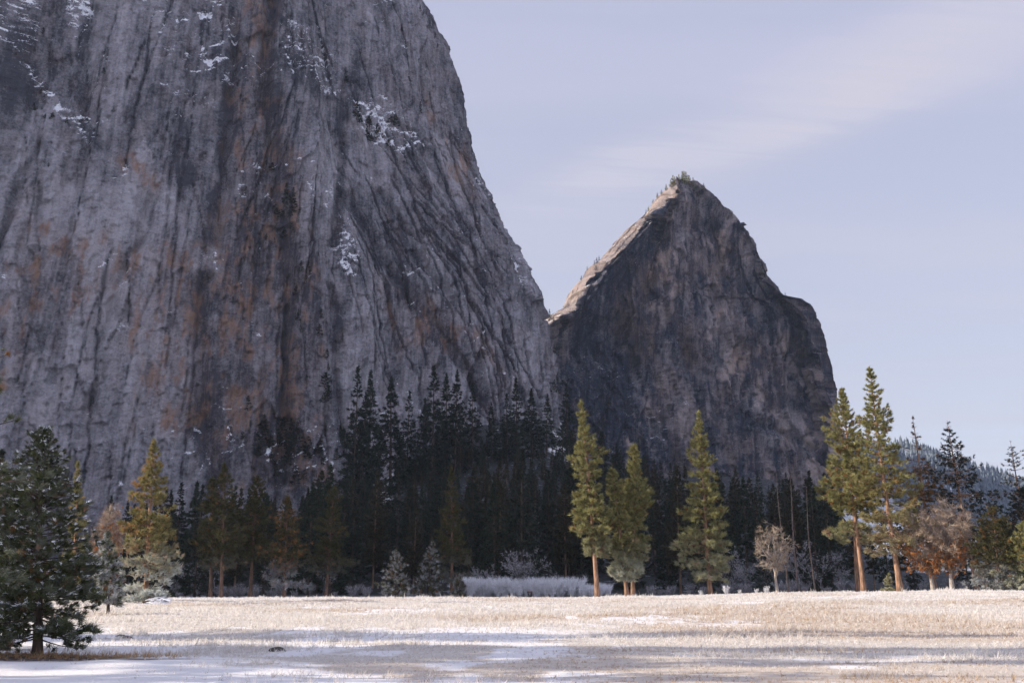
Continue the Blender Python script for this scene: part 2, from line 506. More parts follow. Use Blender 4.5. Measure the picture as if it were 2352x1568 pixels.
def cracks(S, Z, n, seed, srange, zrange, length, lean=0.0, width=1.3):
    """n jagged joints on the grid; returns depth and darkness fields (each joint also leaves a step in the rock beside it)"""
    rng = np.random.default_rng(seed); dep = np.zeros(S.shape); drk = np.zeros(S.shape); s0 = S[0]; z0 = Z[:, 0]
    for k in range(n):
        L = rng.uniform(*length); m = int(L / 9) + 3
        y = np.linspace(0, -L, m); ln = lean + rng.normal(0, .10)
        x = -y * ln + np.cumsum(rng.normal(0, .7, m)) + rng.normal(0, .5, m)
        x = x + rng.uniform(*srange); y = y + rng.uniform(*zrange)
        a, b = np.searchsorted(s0, (x.min() - 16, x.max() + 16)); c, d = np.searchsorted(z0, (y.min() - 3, y.max() + 3))
        if b - a < 3 or d - c < 3: continue
        sub = (slice(c, d), slice(a, b)); Ss = S[sub]; Zs = Z[sub]
        xi = np.interp(Zs[:, 0], y[::-1], x[::-1])[:, None]
        f = sstep(0, .12, (Zs - y[-1]) / L) * sstep(0, .12, (y[0] - Zs) / L)
        w = width * rng.uniform(.6, 1.6) * (.5 + .8 * np.abs(vn(Zs / 14, Zs * 0 + k, seed)))
        e = Ss - xi
        g = np.exp(-(e / w) ** 2) * f
        st = rng.choice((-1, 1)) * rng.uniform(.6, 2.2) * np.exp(-np.abs(e) / 9) * np.sign(e) * f
        dep[sub] += st - 2.2 * g; drk[sub] = np.maximum(drk[sub], g * rng.uniform(.4, 1))
    return dep, drk


def face_pts(plane, pts):
    """photo points carried onto the rock's mean face plane y = a + b x + c z, returned as (x, z)"""
    a, b_, c_ = plane; o = []
    for px, py in pts:
        d = at(px, py, 1.0) - np.array((0, 0, EYE))
        t = (a + c_ * EYE) / (d[1] - b_ * d[0] - c_ * d[2])
        o.append((d[0] * t, EYE + d[2] * t))
    return o


def tab(pts, D):
    w = np.array([at(px, py, D) for px, py in pts]); o = np.argsort(w[:, 2])
    return w[o, 2], w[o, 0]


def rock_mass(name, ctrl, zs, us, disp, paint, mat, label, cat):
    P = ctrl(zs)                                   # (nz,K,2)
    XY = catmull(P, us)
    nz, nu = XY.shape[:2]
    mid = XY[nz // 3]
    L = np.concatenate(([0], np.cumsum(np.hypot(*np.diff(mid, axis=0).T))))
    S = np.repeat(L[None, :], nz, 0); Zg = np.repeat(zs[:, None], nu, 1)
    T = np.gradient(XY, axis=1); T = unit(T)
    Nn = np.stack((T[..., 1], -T[..., 0]), -1)
    d = disp(S, Zg, XY)
    V = np.concatenate((XY + Nn * d[..., None], (Zg + 1.2 * fbm(S / 20, Zg / 14, 3, 5))[..., None]), -1)
    col = paint(S, Zg, XY, d)
    top = np.array([[V[-1, :, 0].mean(), V[-1, :, 1].mean(), zs[-1] + 6]])
    idx = np.arange(nz * nu).reshape(nz, nu)
    Q = np.stack((idx[:-1, :-1], idx[:-1, 1:], idx[1:, 1:], idx[1:, :-1]), -1).reshape(-1, 4)
    cap = np.stack((idx[-1, :-1], idx[-1, 1:], np.full(nu - 1, nz * nu)), -1)
    me = mesh_np(name, np.concatenate((V.reshape(-1, 3), top)), [Q, cap], mat,
                 {'rock': np.concatenate((col.reshape(-1, 4), col[-1, -1:].reshape(1, 4)))}, smooth=False)
    o = link(name, me)
    tag(o, label, cat, kind='structure')
    return o, V


# ---- the great cliff on the left
PL_A = (1000.0, .42, .13)
zt, xt = tab([(925, -60), (960, 0), (985, 35), (1010, 85), (1045, 200), (1062, 270), (1078, 340), (1110, 430), (1145, 505), (1165, 548), (1200, 618), (1225, 670), (1245, 720), (1262, 780), (1275, 840), (1290, 900), (1300, 960)], 1090)
zt = np.concatenate(([-40], zt, [760, 860, 960])); xt = np.concatenate(([xt[0] + 26], xt, [-175, -270, -450]))


def ctrl_cliff(z):
    xr = np.interp(z, zt, xt)
    K = [(-1060 + 0 * z, 168 + 0 * z), (-940 + 0 * z, 420 + .1 * z), (-740 + 0 * z, 620 + .12 * z), (-560 + 0 * z, 745 + .13 * z),  # first points: unseen spur left of the frame, added to shade the forest
         (-400 + 0 * z, 828 + .13 * z), (-235 + 0 * z + np.minimum(0, (xr + 60) * .3), 900 + .13 * z), (xr - 165, 955 + .11 * z), (xr - 62, 1010 + .07 * z), (xr, 1085 + 0 * z),
         (xr - 40, 1180 + 0 * z), (xr - 190, 1270 + 0 * z), (-600 + 0 * z, 1360 + 0 * z), (-1000 + 0 * z, 1340 + 0 * z), (-1600 + 0 * z, 1300 + 0 * z)]
    return np.stack([np.stack(k, -1) for k in K], 1)


A_groove = [face_pts(PL_A, q) for q in (
    [(628, -20), (612, 130), (622, 300), (640, 450), (662, 650), (655, 800), (650, 1000), (648, 1100)],
    [(470, 640), (462, 760), (455, 900), (470, 1000), (500, 1110)],
    [(548, -20), (545, 120), (535, 260), (520, 420), (500, 560)],
    [(95, 330), (60, 430), (25, 520), (-10, 600)],
    [(230, 20), (210, 140), (200, 240), (240, 330)],
    [(350, 450), (330, 540), (290, 620), (262, 700), (230, 800), (200, 940)],
    [(780, 150), (775, 330), (770, 420), (765, 560)],
    [(790, 440), (860, 560), (930, 655), (1010, 760), (1060, 850), (1105, 915)],
    [(870, 420), (930, 520), (985, 620), (1040, 700)],
    [(960, 330), (1010, 420), (1060, 520), (1110, 640)],
    [(760, 660), (768, 800), (780, 920), (800, 1040)],
)]
G_w = [6, 6, 5, 3, 5, 3, 4, 7, 4, 3, 3]
G_d = [14, 11, 9, 6, 8, 6, 7, 12, 8, 6, 6]
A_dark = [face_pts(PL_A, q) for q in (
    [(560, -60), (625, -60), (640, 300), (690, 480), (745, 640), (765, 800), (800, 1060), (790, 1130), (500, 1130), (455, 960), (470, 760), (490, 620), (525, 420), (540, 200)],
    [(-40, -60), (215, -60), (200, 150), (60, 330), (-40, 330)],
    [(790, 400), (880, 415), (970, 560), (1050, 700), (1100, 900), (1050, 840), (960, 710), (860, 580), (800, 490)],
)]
A_light = [face_pts(PL_A, q) for q in (
    [(640, 180), (760, 200), (765, 560), (750, 640), (700, 470), (650, 300)],
    [(0, 560), (120, 400), (300, 400), (470, 460), (480, 640), (440, 900), (420, 1060), (0, 1060)],
    [(770, 620), (900, 640), (1000, 780), (1100, 920), (1240, 900), (1180, 640), (1120, 640), (1230, 960), (900, 1000), (800, 900)],
    [(930, 200), (985, 220), (1050, 400), (1040, 470), (985, 380)],
)]
A_snow = [face_pts(PL_A, q) for q in (
    [(-40, -60), (130, -60), (120, 40), (110, 140), (-40, 120)],
    [(172, -40), (245, -40), (235, 40), (205, 80), (175, 60)],
    [(40, 150), (90, 150), (190, 250), (240, 330), (220, 330), (110, 240)],
    [(640, 40), (760, 60), (790, 190), (720, 200), (650, 150)],
    [(800, 190), (870, 200), (920, 260), (975, 330), (950, 345), (880, 320), (810, 290)],
    [(765, 470), (800, 490), (830, 600), (790, 640), (765, 590)],
    [(1145, 548), (1168, 560), (1195, 640), (1180, 640)],
    [(1160, 640), (1190, 640), (1185, 680), (1160, 680)],
    [(570, 1000), (780, 960), (790, 1090), (600, 1080)],
    [(330, 20), (560, 10), (560, 180), (340, 150)],
)]
A_snw = [.60, 1.10, .62, .50, .74, .60, 1.0, .55, .42, .30]
A_rust = [face_pts(PL_A, q) for q in (
    [(265, 350), (330, 340), (370, 420), (320, 440)], [(590, -40), (622, -40), (615, 170), (600, 150)],
    [(280, 560), (480, 560), (470, 1000), (300, 1000)], [(60, 480), (260, 520), (250, 760), (40, 740)], [(840, 600), (1060, 700), (1150, 860), (900, 800)],
    [(930, 60), (1000, 90), (1080, 420), (1090, 520), (1000, 420)], [(470, 620), (620, 640), (640, 1080), (500, 1080)], [(-20, 600), (60, 600), (60, 900), (-20, 900)],
    [(560, -60), (625, -60), (650, 300), (690, 480), (745, 640), (780, 1100), (500, 1130), (455, 960), (490, 620), (540, 200)])]
A_rs = [1.0, 1.0, .8, .65, .5, .5, .6, .7, .5]


DARK = {}


def disp_cliff(S, Z, XY):
    x, z = XY[..., 0], Z
    SG = S; S = .35 * S + .65 * (x * .92 + (XY[..., 1] - .13 * z) * .39)
    # joints lean with the slab on the right
    q = S - (z - 300) * .24 * sstep(-190, -60, x) * sstep(620, 300, z)
    d = 15 * fbm(q / 150, z / 620, 3, 1)
    d = d - 5 * np.clip(ridged(q / 46, z / 600, 2, 2) - .72, 0, 1) / .28 * 1.2
    wq = q + 2.2 * fbm(q / 20, z / 60, 3, 9); wz = z + 9 * fbm(q / 40, z / 60, 3, 14)
    d = d + plates(wq / 46, wz / 190, 4, 9, 9)
    d = d + plates(wq / 17, wz / 60, 44, 2.6, 3.4)
    d = d + plates(q / 7.5, z / 16, 54, 2.8, 4.2)
    d = d + plates(q / 3.0, z / 5.0, 64, 1.1, 1.7)
    d = d + .7 * fbm(q / 16, z / 14, 5, 33, .62) + .7 * fbm(q / 2.2, z / 2.6, 3, 36)
    for g, w, dp in zip(A_groove, G_w, G_d):
        sdv = seg_dist(x + 5 * fbm(S / 30, z / 30, 3, 50), z, g)
        d = d - dp * np.exp(-(sdv / w) ** 2)
    cd, ck = cracks(SG, Z, 150, 71, (SG[0, 60], SG[0, 560]), (120, 690), (40, 240), 0.03, .9)
    ce, cl_ = cracks(SG, Z, 60, 72, (SG[0, 400], SG[0, 660]), (180, 520), (30, 150), .42)
    DARK['cliff'] = np.maximum(ck, cl_)
    return d + cd + ce


def paint_cliff(S, Z, XY, d):
    S = .35 * S + .65 * (XY[..., 0] * .92 + (XY[..., 1] - .13 * Z) * .39)
    x = XY[..., 0] + 14 * fbm(S / 60, Z / 90, 4, 70) ; z = Z + 14 * fbm(S / 50, Z / 60, 4, 73)
    tone = np.full(x.shape, .40)
    # higher rock is darker and bluer, the lower wall paler
    tone = tone - .06 * sstep(330, 520, z)
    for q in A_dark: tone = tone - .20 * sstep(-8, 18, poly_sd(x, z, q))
    for q in A_light: tone = tone + .15 * sstep(-10, 20, poly_sd(x, z, q))
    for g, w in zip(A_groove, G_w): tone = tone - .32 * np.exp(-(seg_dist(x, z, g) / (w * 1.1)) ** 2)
    q = S - (Z - 300) * .24 * sstep(-190, -60, x) * sstep(620, 300, Z)
    tone = tone + plates((S + 6 * fbm(S / 30, Z / 40, 3, 9)) / 36, Z / 95, 303, .30, .12) + plates((S + 3 * fbm(S / 12, Z / 14, 3, 19)) / 11, Z / 24, 313, .16, .1)
    tone = tone + .13 * fbm(q / 7, Z / 150, 5, 81, .65) + .18 * fbm(q / 30, Z / 240, 3, 80) + .13 * fbm(q / 1.8, Z / 40, 3, 83) + .16 * fbm(S / 14, Z / 14, 5, 85, .65) + .10 * fbm(S / 2, Z / 1.6, 3, 86)
    tone = tone - .10 * sstep(.82, .93, ridged(q / 15, Z / 160, 3, 87))          # joints
    tone = tone - .14 * sstep(.84, .95, ridged(S / 20, Z / 8, 3, 84))
    tone = .47 + (tone - .40) * 1.2 - .6 * DARK['cliff']
    r = np.full(x.shape, .10)
    for p_, k in zip(A_rust, A_rs): r = np.maximum(r, k * sstep(-10, 14, poly_sd(x, z, p_)))
    r = np.clip(r * (.3 + 1.5 * sstep(-.05, .38, fbm(S / 9, Z / 22, 5, 93, .62))), 0, 1)
    s = np.full(x.shape, .0)
    for p_, k in zip(A_snow, A_snw): s = np.maximum(s, k * sstep(-8, 10, poly_sd(x, z, p_)))
    vein = sstep(.78, .9, ridged(q / 22 + Z / 60, Z / 16 - S / 40, 3, 98))
    s = s * (.50 + .6 * fbm(S / 7, Z / 5, 4, 88) + .65 * vein) + .42 * vein * sstep(.0, .4, fbm(S / 60, Z / 60, 3, 99)) + .55 * DARK['cliff'] * sstep(200, 520, Z) * sstep(-.2, .3, fbm(S / 30, Z / 30, 3, 94))
    return np.stack((np.clip(tone, 0, 1), np.clip(r, 0, 1), np.clip(s, 0, 1), np.ones_like(x)), -1)


us = np.concatenate((np.linspace(0, 3.6, 60, endpoint=False), np.linspace(3.6, 8.6, 620, endpoint=False), np.linspace(8.6, 13, 50)))
zs = np.concatenate((np.linspace(-40, 40, 10, endpoint=False), np.linspace(40, 700, 560, endpoint=False), np.linspace(700, 960, 40)))
cliff, cliff_V = rock_mass('cliff', ctrl_cliff, zs, us, disp_cliff, paint_cliff, M['cliff'],
                           'huge streaked grey granite wall filling the left half, dusted with snow', 'cliff')

# ---- the pointed peak behind
PL_B = (1600.0, .30, .14)
zL, xL = tab([(1150, 800), (1240, 728), (1296, 708), (1310, 676), (1332, 642), (1352, 610), (1376, 591), (1389, 577), (1430, 530), (1470, 490), (1514, 446), (1531, 431), (1543, 420), (1551, 414)], 1720)
zA, xA = tab([(1180, 800), (1262, 745), (1330, 706), (1352, 655), (1395, 602), (1440, 556), (1486, 502), (1522, 462), (1556, 428), (1566, 416)], 1620)
zR, xR = tab([(1950, 1180), (1942, 1100), (1938, 1000), (1930, 920), (1920, 868), (1908, 815), (1894, 765), (1880, 725), (1858, 690), (1835, 672), (1806, 670), (1798, 662), (1768, 625), (1738, 552), (1692, 492), (1646, 449), (1624, 431), (1611, 421), (1601, 413)], 1700)
zP, xP = tab([(1460, 1100), (1480, 1000), (1500, 800), (1530, 600), (1548, 450), (1575, 414)], 1650)


def ctrl_peak(z):
    l = np.interp(z, zL, xL); a_ = np.interp(z, zA, xA); r = np.interp(z, zR, xR); p_ = np.interp(z, zP, xP)
    a_ = np.minimum(a_, r - 12); l = np.minimum(l, a_ - 4); p_ = np.clip(p_, a_ + .2 * (r - a_), a_ + .8 * (r - a_))
    b_ = .16 * (z - 350)
    K = [(l + 60, 2050 + 0 * z), (l + 6, 1820 + 0 * z), (l, 1720 + 0 * z), (a_ - 1, 1626 + b_), (a_ + 3, 1620 + b_),
         ((a_ + p_) / 2, 1640 + b_ + .12 * (p_ - a_)), (p_, 1635 + b_ + .2 * (p_ - a_)), (p_ + .5 * (r - p_), 1650 + b_ + .2 * (r - a_) * .7), (r - .12 * (r - p_) - 3, 1665 + b_ * .5 + .16 * (r - a_)), (r, 1720 + 0 * z),
         (r - 30, 1850 + 0 * z), (r - 120, 2050 + 0 * z)]
    return np.stack([np.stack(k, -1) for k in K], 1)


B_groove = [face_pts(PL_B, q) for q in (
    [(1500, 540), (1480, 680), (1450, 820), (1430, 950)], [(1625, 560), (1660, 700), (1690, 860), (1700, 1000)], [(1740, 640), (1790, 720), (1830, 860), (1850, 1000)],
    [(1800, 670), (1815, 760), (1845, 900)], [(1560, 800), (1600, 940), (1620, 1040)], [(1720, 980), (1800, 1000), (1880, 1060)])]
B_light = [face_pts(PL_B, q) for q in ([(1490, 560), (1530, 555), (1580, 580), (1560, 640), (1500, 640)], [(1660, 560), (1720, 600), (1760, 720), (1720, 760), (1690, 650)], [(1600, 690), (1680, 700), (1690, 860), (1620, 800)],
            [(1720, 930), (1880, 960), (1880, 1060), (1740, 1020)], [(1540, 870), (1590, 880), (1580, 1000), (1545, 980)])]
B_dark = [face_pts(PL_B, q) for q in ([(1300, 720), (1420, 560), (1540, 440), (1520, 560), (1480, 760), (1440, 1000), (1440, 1120), (1290, 1120)],)]  # left gully: its blue shade is put into the rock tone


def disp_peak(S, Z, XY):
    x, z = XY[..., 0], Z
    SG = S; S = x + .55 * XY[..., 1]
    d = 16 * fbm(S / 190, z / 500, 3, 101)
    d = d - 9 * np.clip(ridged(S / 60, z / 300, 2, 102) - .7, 0, 1) / .3
    wq = S + 6 * fbm(S / 30, z / 40, 3, 109); wz = z + 9 * fbm(S / 40, z / 60, 3, 114)
    d = d + plates(wq / 60, wz / 130, 104, 15, 22) + plates(wq / 24, wz / 50, 144, 9, 13)
    d = d + plates(S / 9, z / 18, 154, 4.5, 6) + plates(S / 4.2, z / 6.5, 164, 1.6, 2.2)
    d = d + 1.6 * fbm(S / 22, z / 20, 5, 133, .62)
    for g in B_groove: d = d - 11 * np.exp(-(seg_dist(x + 6 * fbm(S / 30, z / 30, 3, 150), z, g) / 9) ** 2)
    cd, DARK['peak'] = cracks(SG, Z, 130, 171, (SG[0, 20], SG[0, 430]), (250, 660), (30, 170), -.06, 2.0)
    d = d + 1.5 * cd
    lim = np.interp(z, zR, xR) - np.interp(z, zA, xA)
    k_ = np.clip(lim / 160, .12, 1); left = sstep(4, -2, x - np.interp(z, zA, xA))
    return d * k_ * (1 - .4 * left) - 9 * left * np.clip(lim / 110, .2, 1)


def paint_peak(S, Z, XY, d):
    S = XY[..., 0] + .55 * XY[..., 1]
    x = XY[..., 0] + 12 * fbm(S / 50, Z / 60, 4, 170); z = Z + 14 * fbm(S / 50, Z / 60, 4, 173)
    tone = np.full(x.shape, .40)
    for q in B_dark: tone = tone - .22 * sstep(-10, 20, poly_sd(x, z, q))
    for q in B_light: tone = tone + .15 * sstep(-10, 14, poly_sd(x, z, q))
    for g in B_groove: tone = tone - .2 * np.exp(-(seg_dist(x, z, g) / 10) ** 2)
    tone = tone + .20 * fbm(S / 9, Z / 120, 5, 181, .65) + .12 * fbm(S / 2.6, Z / 40, 3, 183) + .2 * fbm(S / 18, Z / 18, 5, 185, .65) + plates(S / 34, Z / 80, 186, .26, .1)
    tone = tone - .28 * sstep(.80, .93, ridged(S / 22, Z / 80, 3, 187))
    tan = sstep(.12, .4, fbm(S / 15, Z / 34, 4, 188, .6)) * sstep(-.1, .3, fbm(S / 80, Z / 90, 2, 189)) * (XY[..., 0] > np.interp(Z, zP, xP) - 30)
    tone = tone + .42 * tan
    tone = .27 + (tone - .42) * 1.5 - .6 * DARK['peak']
    lit = XY[..., 0] < np.interp(Z, zA, xA) - 1  # sunlit facet: the sun's brightness and warmth are put into its colour
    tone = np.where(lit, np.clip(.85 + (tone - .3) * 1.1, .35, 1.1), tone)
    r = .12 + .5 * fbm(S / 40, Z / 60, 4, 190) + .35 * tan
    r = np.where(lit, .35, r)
    s = .16 * sstep(.0, .5, fbm(S / 40, Z / 40, 3, 196)) * (x < 300) + .02
    return np.stack((np.clip(tone, 0, 1.2), np.clip(r, 0, 1), np.clip(s, 0, 1), np.ones_like(x)), -1)


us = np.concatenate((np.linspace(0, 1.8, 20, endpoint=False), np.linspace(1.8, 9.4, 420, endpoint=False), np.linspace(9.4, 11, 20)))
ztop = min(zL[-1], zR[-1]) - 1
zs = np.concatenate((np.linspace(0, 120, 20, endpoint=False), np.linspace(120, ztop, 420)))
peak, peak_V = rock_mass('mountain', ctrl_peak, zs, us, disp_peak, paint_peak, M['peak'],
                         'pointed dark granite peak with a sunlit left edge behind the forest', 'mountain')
# ------------------------------------------------------------------ trees
def lerp(a, b, t): return a + (b - a) * t


def tuftcol(rng, n, frost, brown, gx=None):
    v = np.clip(rng.normal(.45, .25, n), 0, 1)
    return np.stack((v, np.clip(frost, 0, 1), np.clip(brown, 0, 1), np.ones(n)), -1)


def conifer_arrays(seed, H, Rad, crown0=.2, nbr=120, tuftL=1.0, tuftW=.12, nblade=16, tufts=8, profile='pine', lean=(0, 0), r0=.6,
                   droop=.25, up=.35, gap=.35, spread=.55, frost_low=0.0, brown=.08, bare_top=0.0, sprig=.28, taper=.85, bare_low=0, bunch=1.0, side=None, brown_side=0.0, frost_all=0.0, brown_low=0.0, inner=.72):
    rng = np.random.default_rng(seed)
    ph = rng.uniform(0, 6, 6)
    tb = Tubes()
    zz = np.linspace(0, 1, 14)
    wob = .012 * H * np.stack((np.sin(zz * 4 + ph[0]) - math.sin(ph[0]), np.sin(zz * 3.3 + ph[1]) - math.sin(ph[1])), -1) * .5
    ax = np.stack((lean[0] * zz + wob[:, 0] * zz, lean[1] * zz + wob[:, 1] * zz, zz * H), -1)
    rad = r0 * ((1 - zz) ** taper * .94 + .015) * (1 + .35 * np.exp(-zz * 40))
    ax[0, 2] = -.02 * H
    tb.add(ax, rad, 9)

    def axis(t): return np.array([np.interp(t, zz, ax[:, 0]), np.interp(t, zz, ax[:, 1]), np.interp(t, zz, ax[:, 2])])
    TP = []; TD = []; TS = []; FR = []; BR = []
    br_t = np.sort(crown0 + (1 - crown0) * (rng.random(nbr) ** .9) * .985)
    for i, t in enumerate(br_t):
        tc = (t - crown0) / (1 - crown0)
        az = i * 2.399 + rng.uniform(-.5, .5)
        if profile == 'pine':      # columnar, rounded head
            pr = min(1, (tc * 6) ** .6 + .45) * (1 - tc ** 2.2) ** .75 * (.78 + .22 * math.sin(tc * 17 + ph[2]))
        elif profile == 'cone':
            pr = (1 - tc) ** .85 * min(1, .55 + tc * 4)
        elif profile == 'broad':
            pr = min(1, .75 + tc * 2) * (1 - tc) ** .6
        else:
            pr = (1 - tc) ** 1.05 + .02
        lump = .5 + .5 * math.sin(az * 2 + tc * 21 + ph[3]) * math.sin(az + tc * 11 + ph[4])
        Lb = Rad * pr * (1 - gap + gap * lump) * rng.uniform(.75, 1.15)
        if side is not None: Lb *= 1 + side * math.cos(az)
        Lb = max(Lb, tuftL * .3)
        el = lerp(-droop, up + .3, tc ** 1.5) + rng.normal(0, .1)
        n = 5; s = np.linspace(0, 1, n)
        dirh = np.array((math.cos(az), math.sin(az), 0))
        P = axis(t) + dirh * (s * Lb * math.cos(el))[:, None]
        P[:, 2] += s * Lb * math.sin(el) + (.10 if profile != 'fir' else -.02) * Lb * s ** 2.5
        P[:, :2] += rng.normal(0, .03 * Lb, (n, 2)) * s[:, None]
        rb = min(r0 * .16, .010 * H * .12 + .013 * Lb) * (1 - s * .85)
        tb.add(P, rb, 4)
        if tc < bare_low or tc > 1 - bare_top: 
            if rng.random() < (.9 if tc > 1 - bare_top else .75): continue
        k = max(2, int(round(tufts * (.35 + .65 * Lb / Rad))))
        q = np.clip(1 - rng.random(k) ** 1.35 * (inner if tc < .8 else .95), 0, 1)
        B = np.stack([np.interp(q, s, P[:, j]) for j in range(3)], -1)
        sd_ = np.array((-dirh[1], dirh[0], 0))
        off = rng.uniform(-1, 1, k) * sprig * Lb * (1.25 - q)
        B = B + sd_ * off[:, None] + np.array((0, 0, 1.0)) * (rng.normal(.02, .05, k) * Lb)[:, None]
        D = dirh * .75 + sd_ * (np.sign(off) * .45)[:, None] + np.array((0, 0, 1.0)) * (.45 if profile != 'fir' else -.05) + rng.normal(0, .3, (k, 3))
        TP.append(B); TD.append(D); TS.append(rng.uniform(.7, 1.2, k) * lerp(1.05, .5, tc ** 1.6))
        fr = np.clip(frost_low * (1 - t / .38), 0, 1) * rng.uniform(.5, 1.2, k) + frost_all * (rng.random(k) < .6) * rng.uniform(.3, 1, k)
        FR.append(fr)
        bb = (rng.random(k) < brown) * rng.uniform(.4, 1, k)
        if brown_side: bb = np.maximum(bb, (rng.random(k) < brown_side * max(0, -math.cos(az) + .15)) * rng.uniform(.4, 1, k))
        if brown_low: bb = np.maximum(bb, np.clip(brown_low * (1 - tc / .5), 0, 1) * rng.uniform(.3, 1, k))
        BR.append(bb)
    # leader
    if bare_top <= 0:
        k = 4
        TP.append(np.array([axis(.965 + .01 * j) for j in range(k)])); TD.append(np.tile((0, 0, 1.0), (k, 1)) + rng.normal(0, .25, (k, 3))); TS.append(np.full(k, .85)); FR.append(np.zeros(k)); BR.append(np.zeros(k))
    TP = np.concatenate(TP); TD = np.concatenate(TD); TS = np.concatenate(TS); FR = np.concatenate(FR); BR = np.concatenate(BR)
    col = tuftcol(rng, len(TP), FR, BR)
    V, T, c = blades(rng, TP, TD, tuftL * TS, tuftW * TS, nblade, spread, col)
    tv, tq = tb.get()
    return (tv, tq), (V, T, c), (TP, TD, TS)


def build_tree(name, label, loc, arr, leaf, bark, cat='tree', group=None, rz=0.0, extra=None):
    (tv, tq), (V, T, c), tufts = arr
    root = empty(name, loc, rz)
    tag(root, label, cat, group)
    link('trunk', mesh_np('trunk', tv, [tq], bark, smooth=True), root)
    link('crown', mesh_np('crown', V, [T], leaf, {'tuft': c}), root)
    return root


def copy_tree(src, loc, rz, sc, label, group=None):
    r = src.copy(); C.objects.link(r)
    r.location = loc; r.rotation_euler = (0, 0, rz); r.scale = sc
    r['label'] = label
    if group: r['group'] = group
    for ch in list(src.children):
        c = ch.copy(); C.objects.link(c); c.parent = r
    return r


def stand(px, D, py=1375):
    p = at(px, py, D); return (p[0], D, float(ground_h(p[0], D)))


def tree_at(px, D, tpx, tpy):
    """base point, height and lean of a tree seen with its foot at px and its tip at tpx, tpy"""
    b = stand(px, D); t = at(tpx, tpy, D)
    return b, t[2] - b[2], t[0] - b[0]


def rad_px(w, D): return w / F * D


# ---- sunlit ponderosas in the meadow
def hero(px, D, tpx, tpy, wpx, label, seed, leaf='pine', name='ponderosa_pine', **k):
    b, H, ln = tree_at(px, D, tpx, tpy)
    kw = dict(crown0=.16, nbr=180, tuftL=1.1, tuftW=.12, nblade=19, tufts=25, sprig=.28, inner=.72, r0=.55 * D / 215, frost_low=.4)
    kw.update(k)
    a = conifer_arrays(seed, H, rad_px(wpx * 1.5, D), lean=(ln, 0), **kw)
    return build_tree(name, label, b, a, M[leaf], M['bark'], 'pine tree')


G1 = 'tall sunlit pines at the far edge of the meadow'
hero(1373, 214, 1338, 920, 45, 'tallest of the three sunlit pines in the centre, leftmost, columnar with a blunt top', 11, r0=.56, side=.05, crown0=.20, gap=.5)
hero(1441, 216, 1408, 1062, 36, 'shorter sunlit pine with a thin dead tip in the middle of the central trio', 12, crown0=.13, gap=.5, bare_top=.07, r0=.5, frost_low=.95)
hero(1454, 219, 1456, 1018, 42, 'sunlit pine on the right of the central trio, its trunk touching its neighbour', 13, crown0=.22, r0=.5, gap=.5, frost_low=.9)
hero(1632, 216, 1600, 945, 60, 'lone sunlit conical pine standing between the trio and the small bare tree', 14, profile='cone', crown0=.10, nbr=175, gap=.42, r0=.55, tufts=26, side=-.08)
hero(1986, 212, 1930, 890, 62, 'slender sunlit pine with a narrow crown, left one of the tall pair at right', 15, crown0=.24, side=-.15, gap=.42, r0=.54, brown=.14)
hero(2070, 206, 1992, 842, 84, 'tallest broad sunlit pine with a bright orange trunk, right one of the pair', 16, profile='cone', crown0=.17, nbr=180, tufts=26, side=-.05, gap=.5, r0=.62, brown=.1, brown_low=.6)
b, H, ln = tree_at(1972, 222, 1950, 1010)
build_tree('ponderosa_pine', 'shaded reddish pine trunk directly behind the slender sunlit pine', b,
           conifer_arrays(17, H, rad_px(40, 222), crown0=.4, nbr=70, tuftL=1.1, tuftW=.15, nblade=14, tufts=8, lean=(ln, 0), r0=.55), M['pine'], M['bark'], 'pine tree')
# ---- golden pine on the left
hero(335, 142, 348, 1008, 74, 'golden orange conical pine standing alone at left beside the snowy log pile', 21, leaf='gold', profile='cone', crown0=.03, nbr=190, tuftL=.75, tuftW=.105, nblade=15, tufts=23,
     r0=.36, brown=.10, brown_side=.3, frost_low=1.3, gap=.45, side=.04)
# ---- half shaded pines left of the centre
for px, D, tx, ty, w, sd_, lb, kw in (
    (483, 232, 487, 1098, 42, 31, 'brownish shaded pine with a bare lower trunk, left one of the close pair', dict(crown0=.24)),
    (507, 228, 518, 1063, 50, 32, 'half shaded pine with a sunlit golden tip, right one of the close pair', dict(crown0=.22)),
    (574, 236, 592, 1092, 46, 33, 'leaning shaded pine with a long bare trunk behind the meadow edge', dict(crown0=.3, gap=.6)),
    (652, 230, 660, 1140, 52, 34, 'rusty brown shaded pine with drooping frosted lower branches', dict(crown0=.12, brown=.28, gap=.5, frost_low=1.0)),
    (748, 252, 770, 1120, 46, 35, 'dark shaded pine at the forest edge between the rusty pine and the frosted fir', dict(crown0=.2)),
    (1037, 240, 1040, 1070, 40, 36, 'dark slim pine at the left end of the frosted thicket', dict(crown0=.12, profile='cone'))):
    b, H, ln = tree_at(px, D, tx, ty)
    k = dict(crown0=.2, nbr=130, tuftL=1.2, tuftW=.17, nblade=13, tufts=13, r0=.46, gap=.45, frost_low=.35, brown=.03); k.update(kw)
    build_tree('ponderosa_pine', lb, b, conifer_arrays(sd_, H, rad_px(w * 1.45, D), lean=(ln, 0), **k), M['dim'], M['dimbark'], 'pine tree')
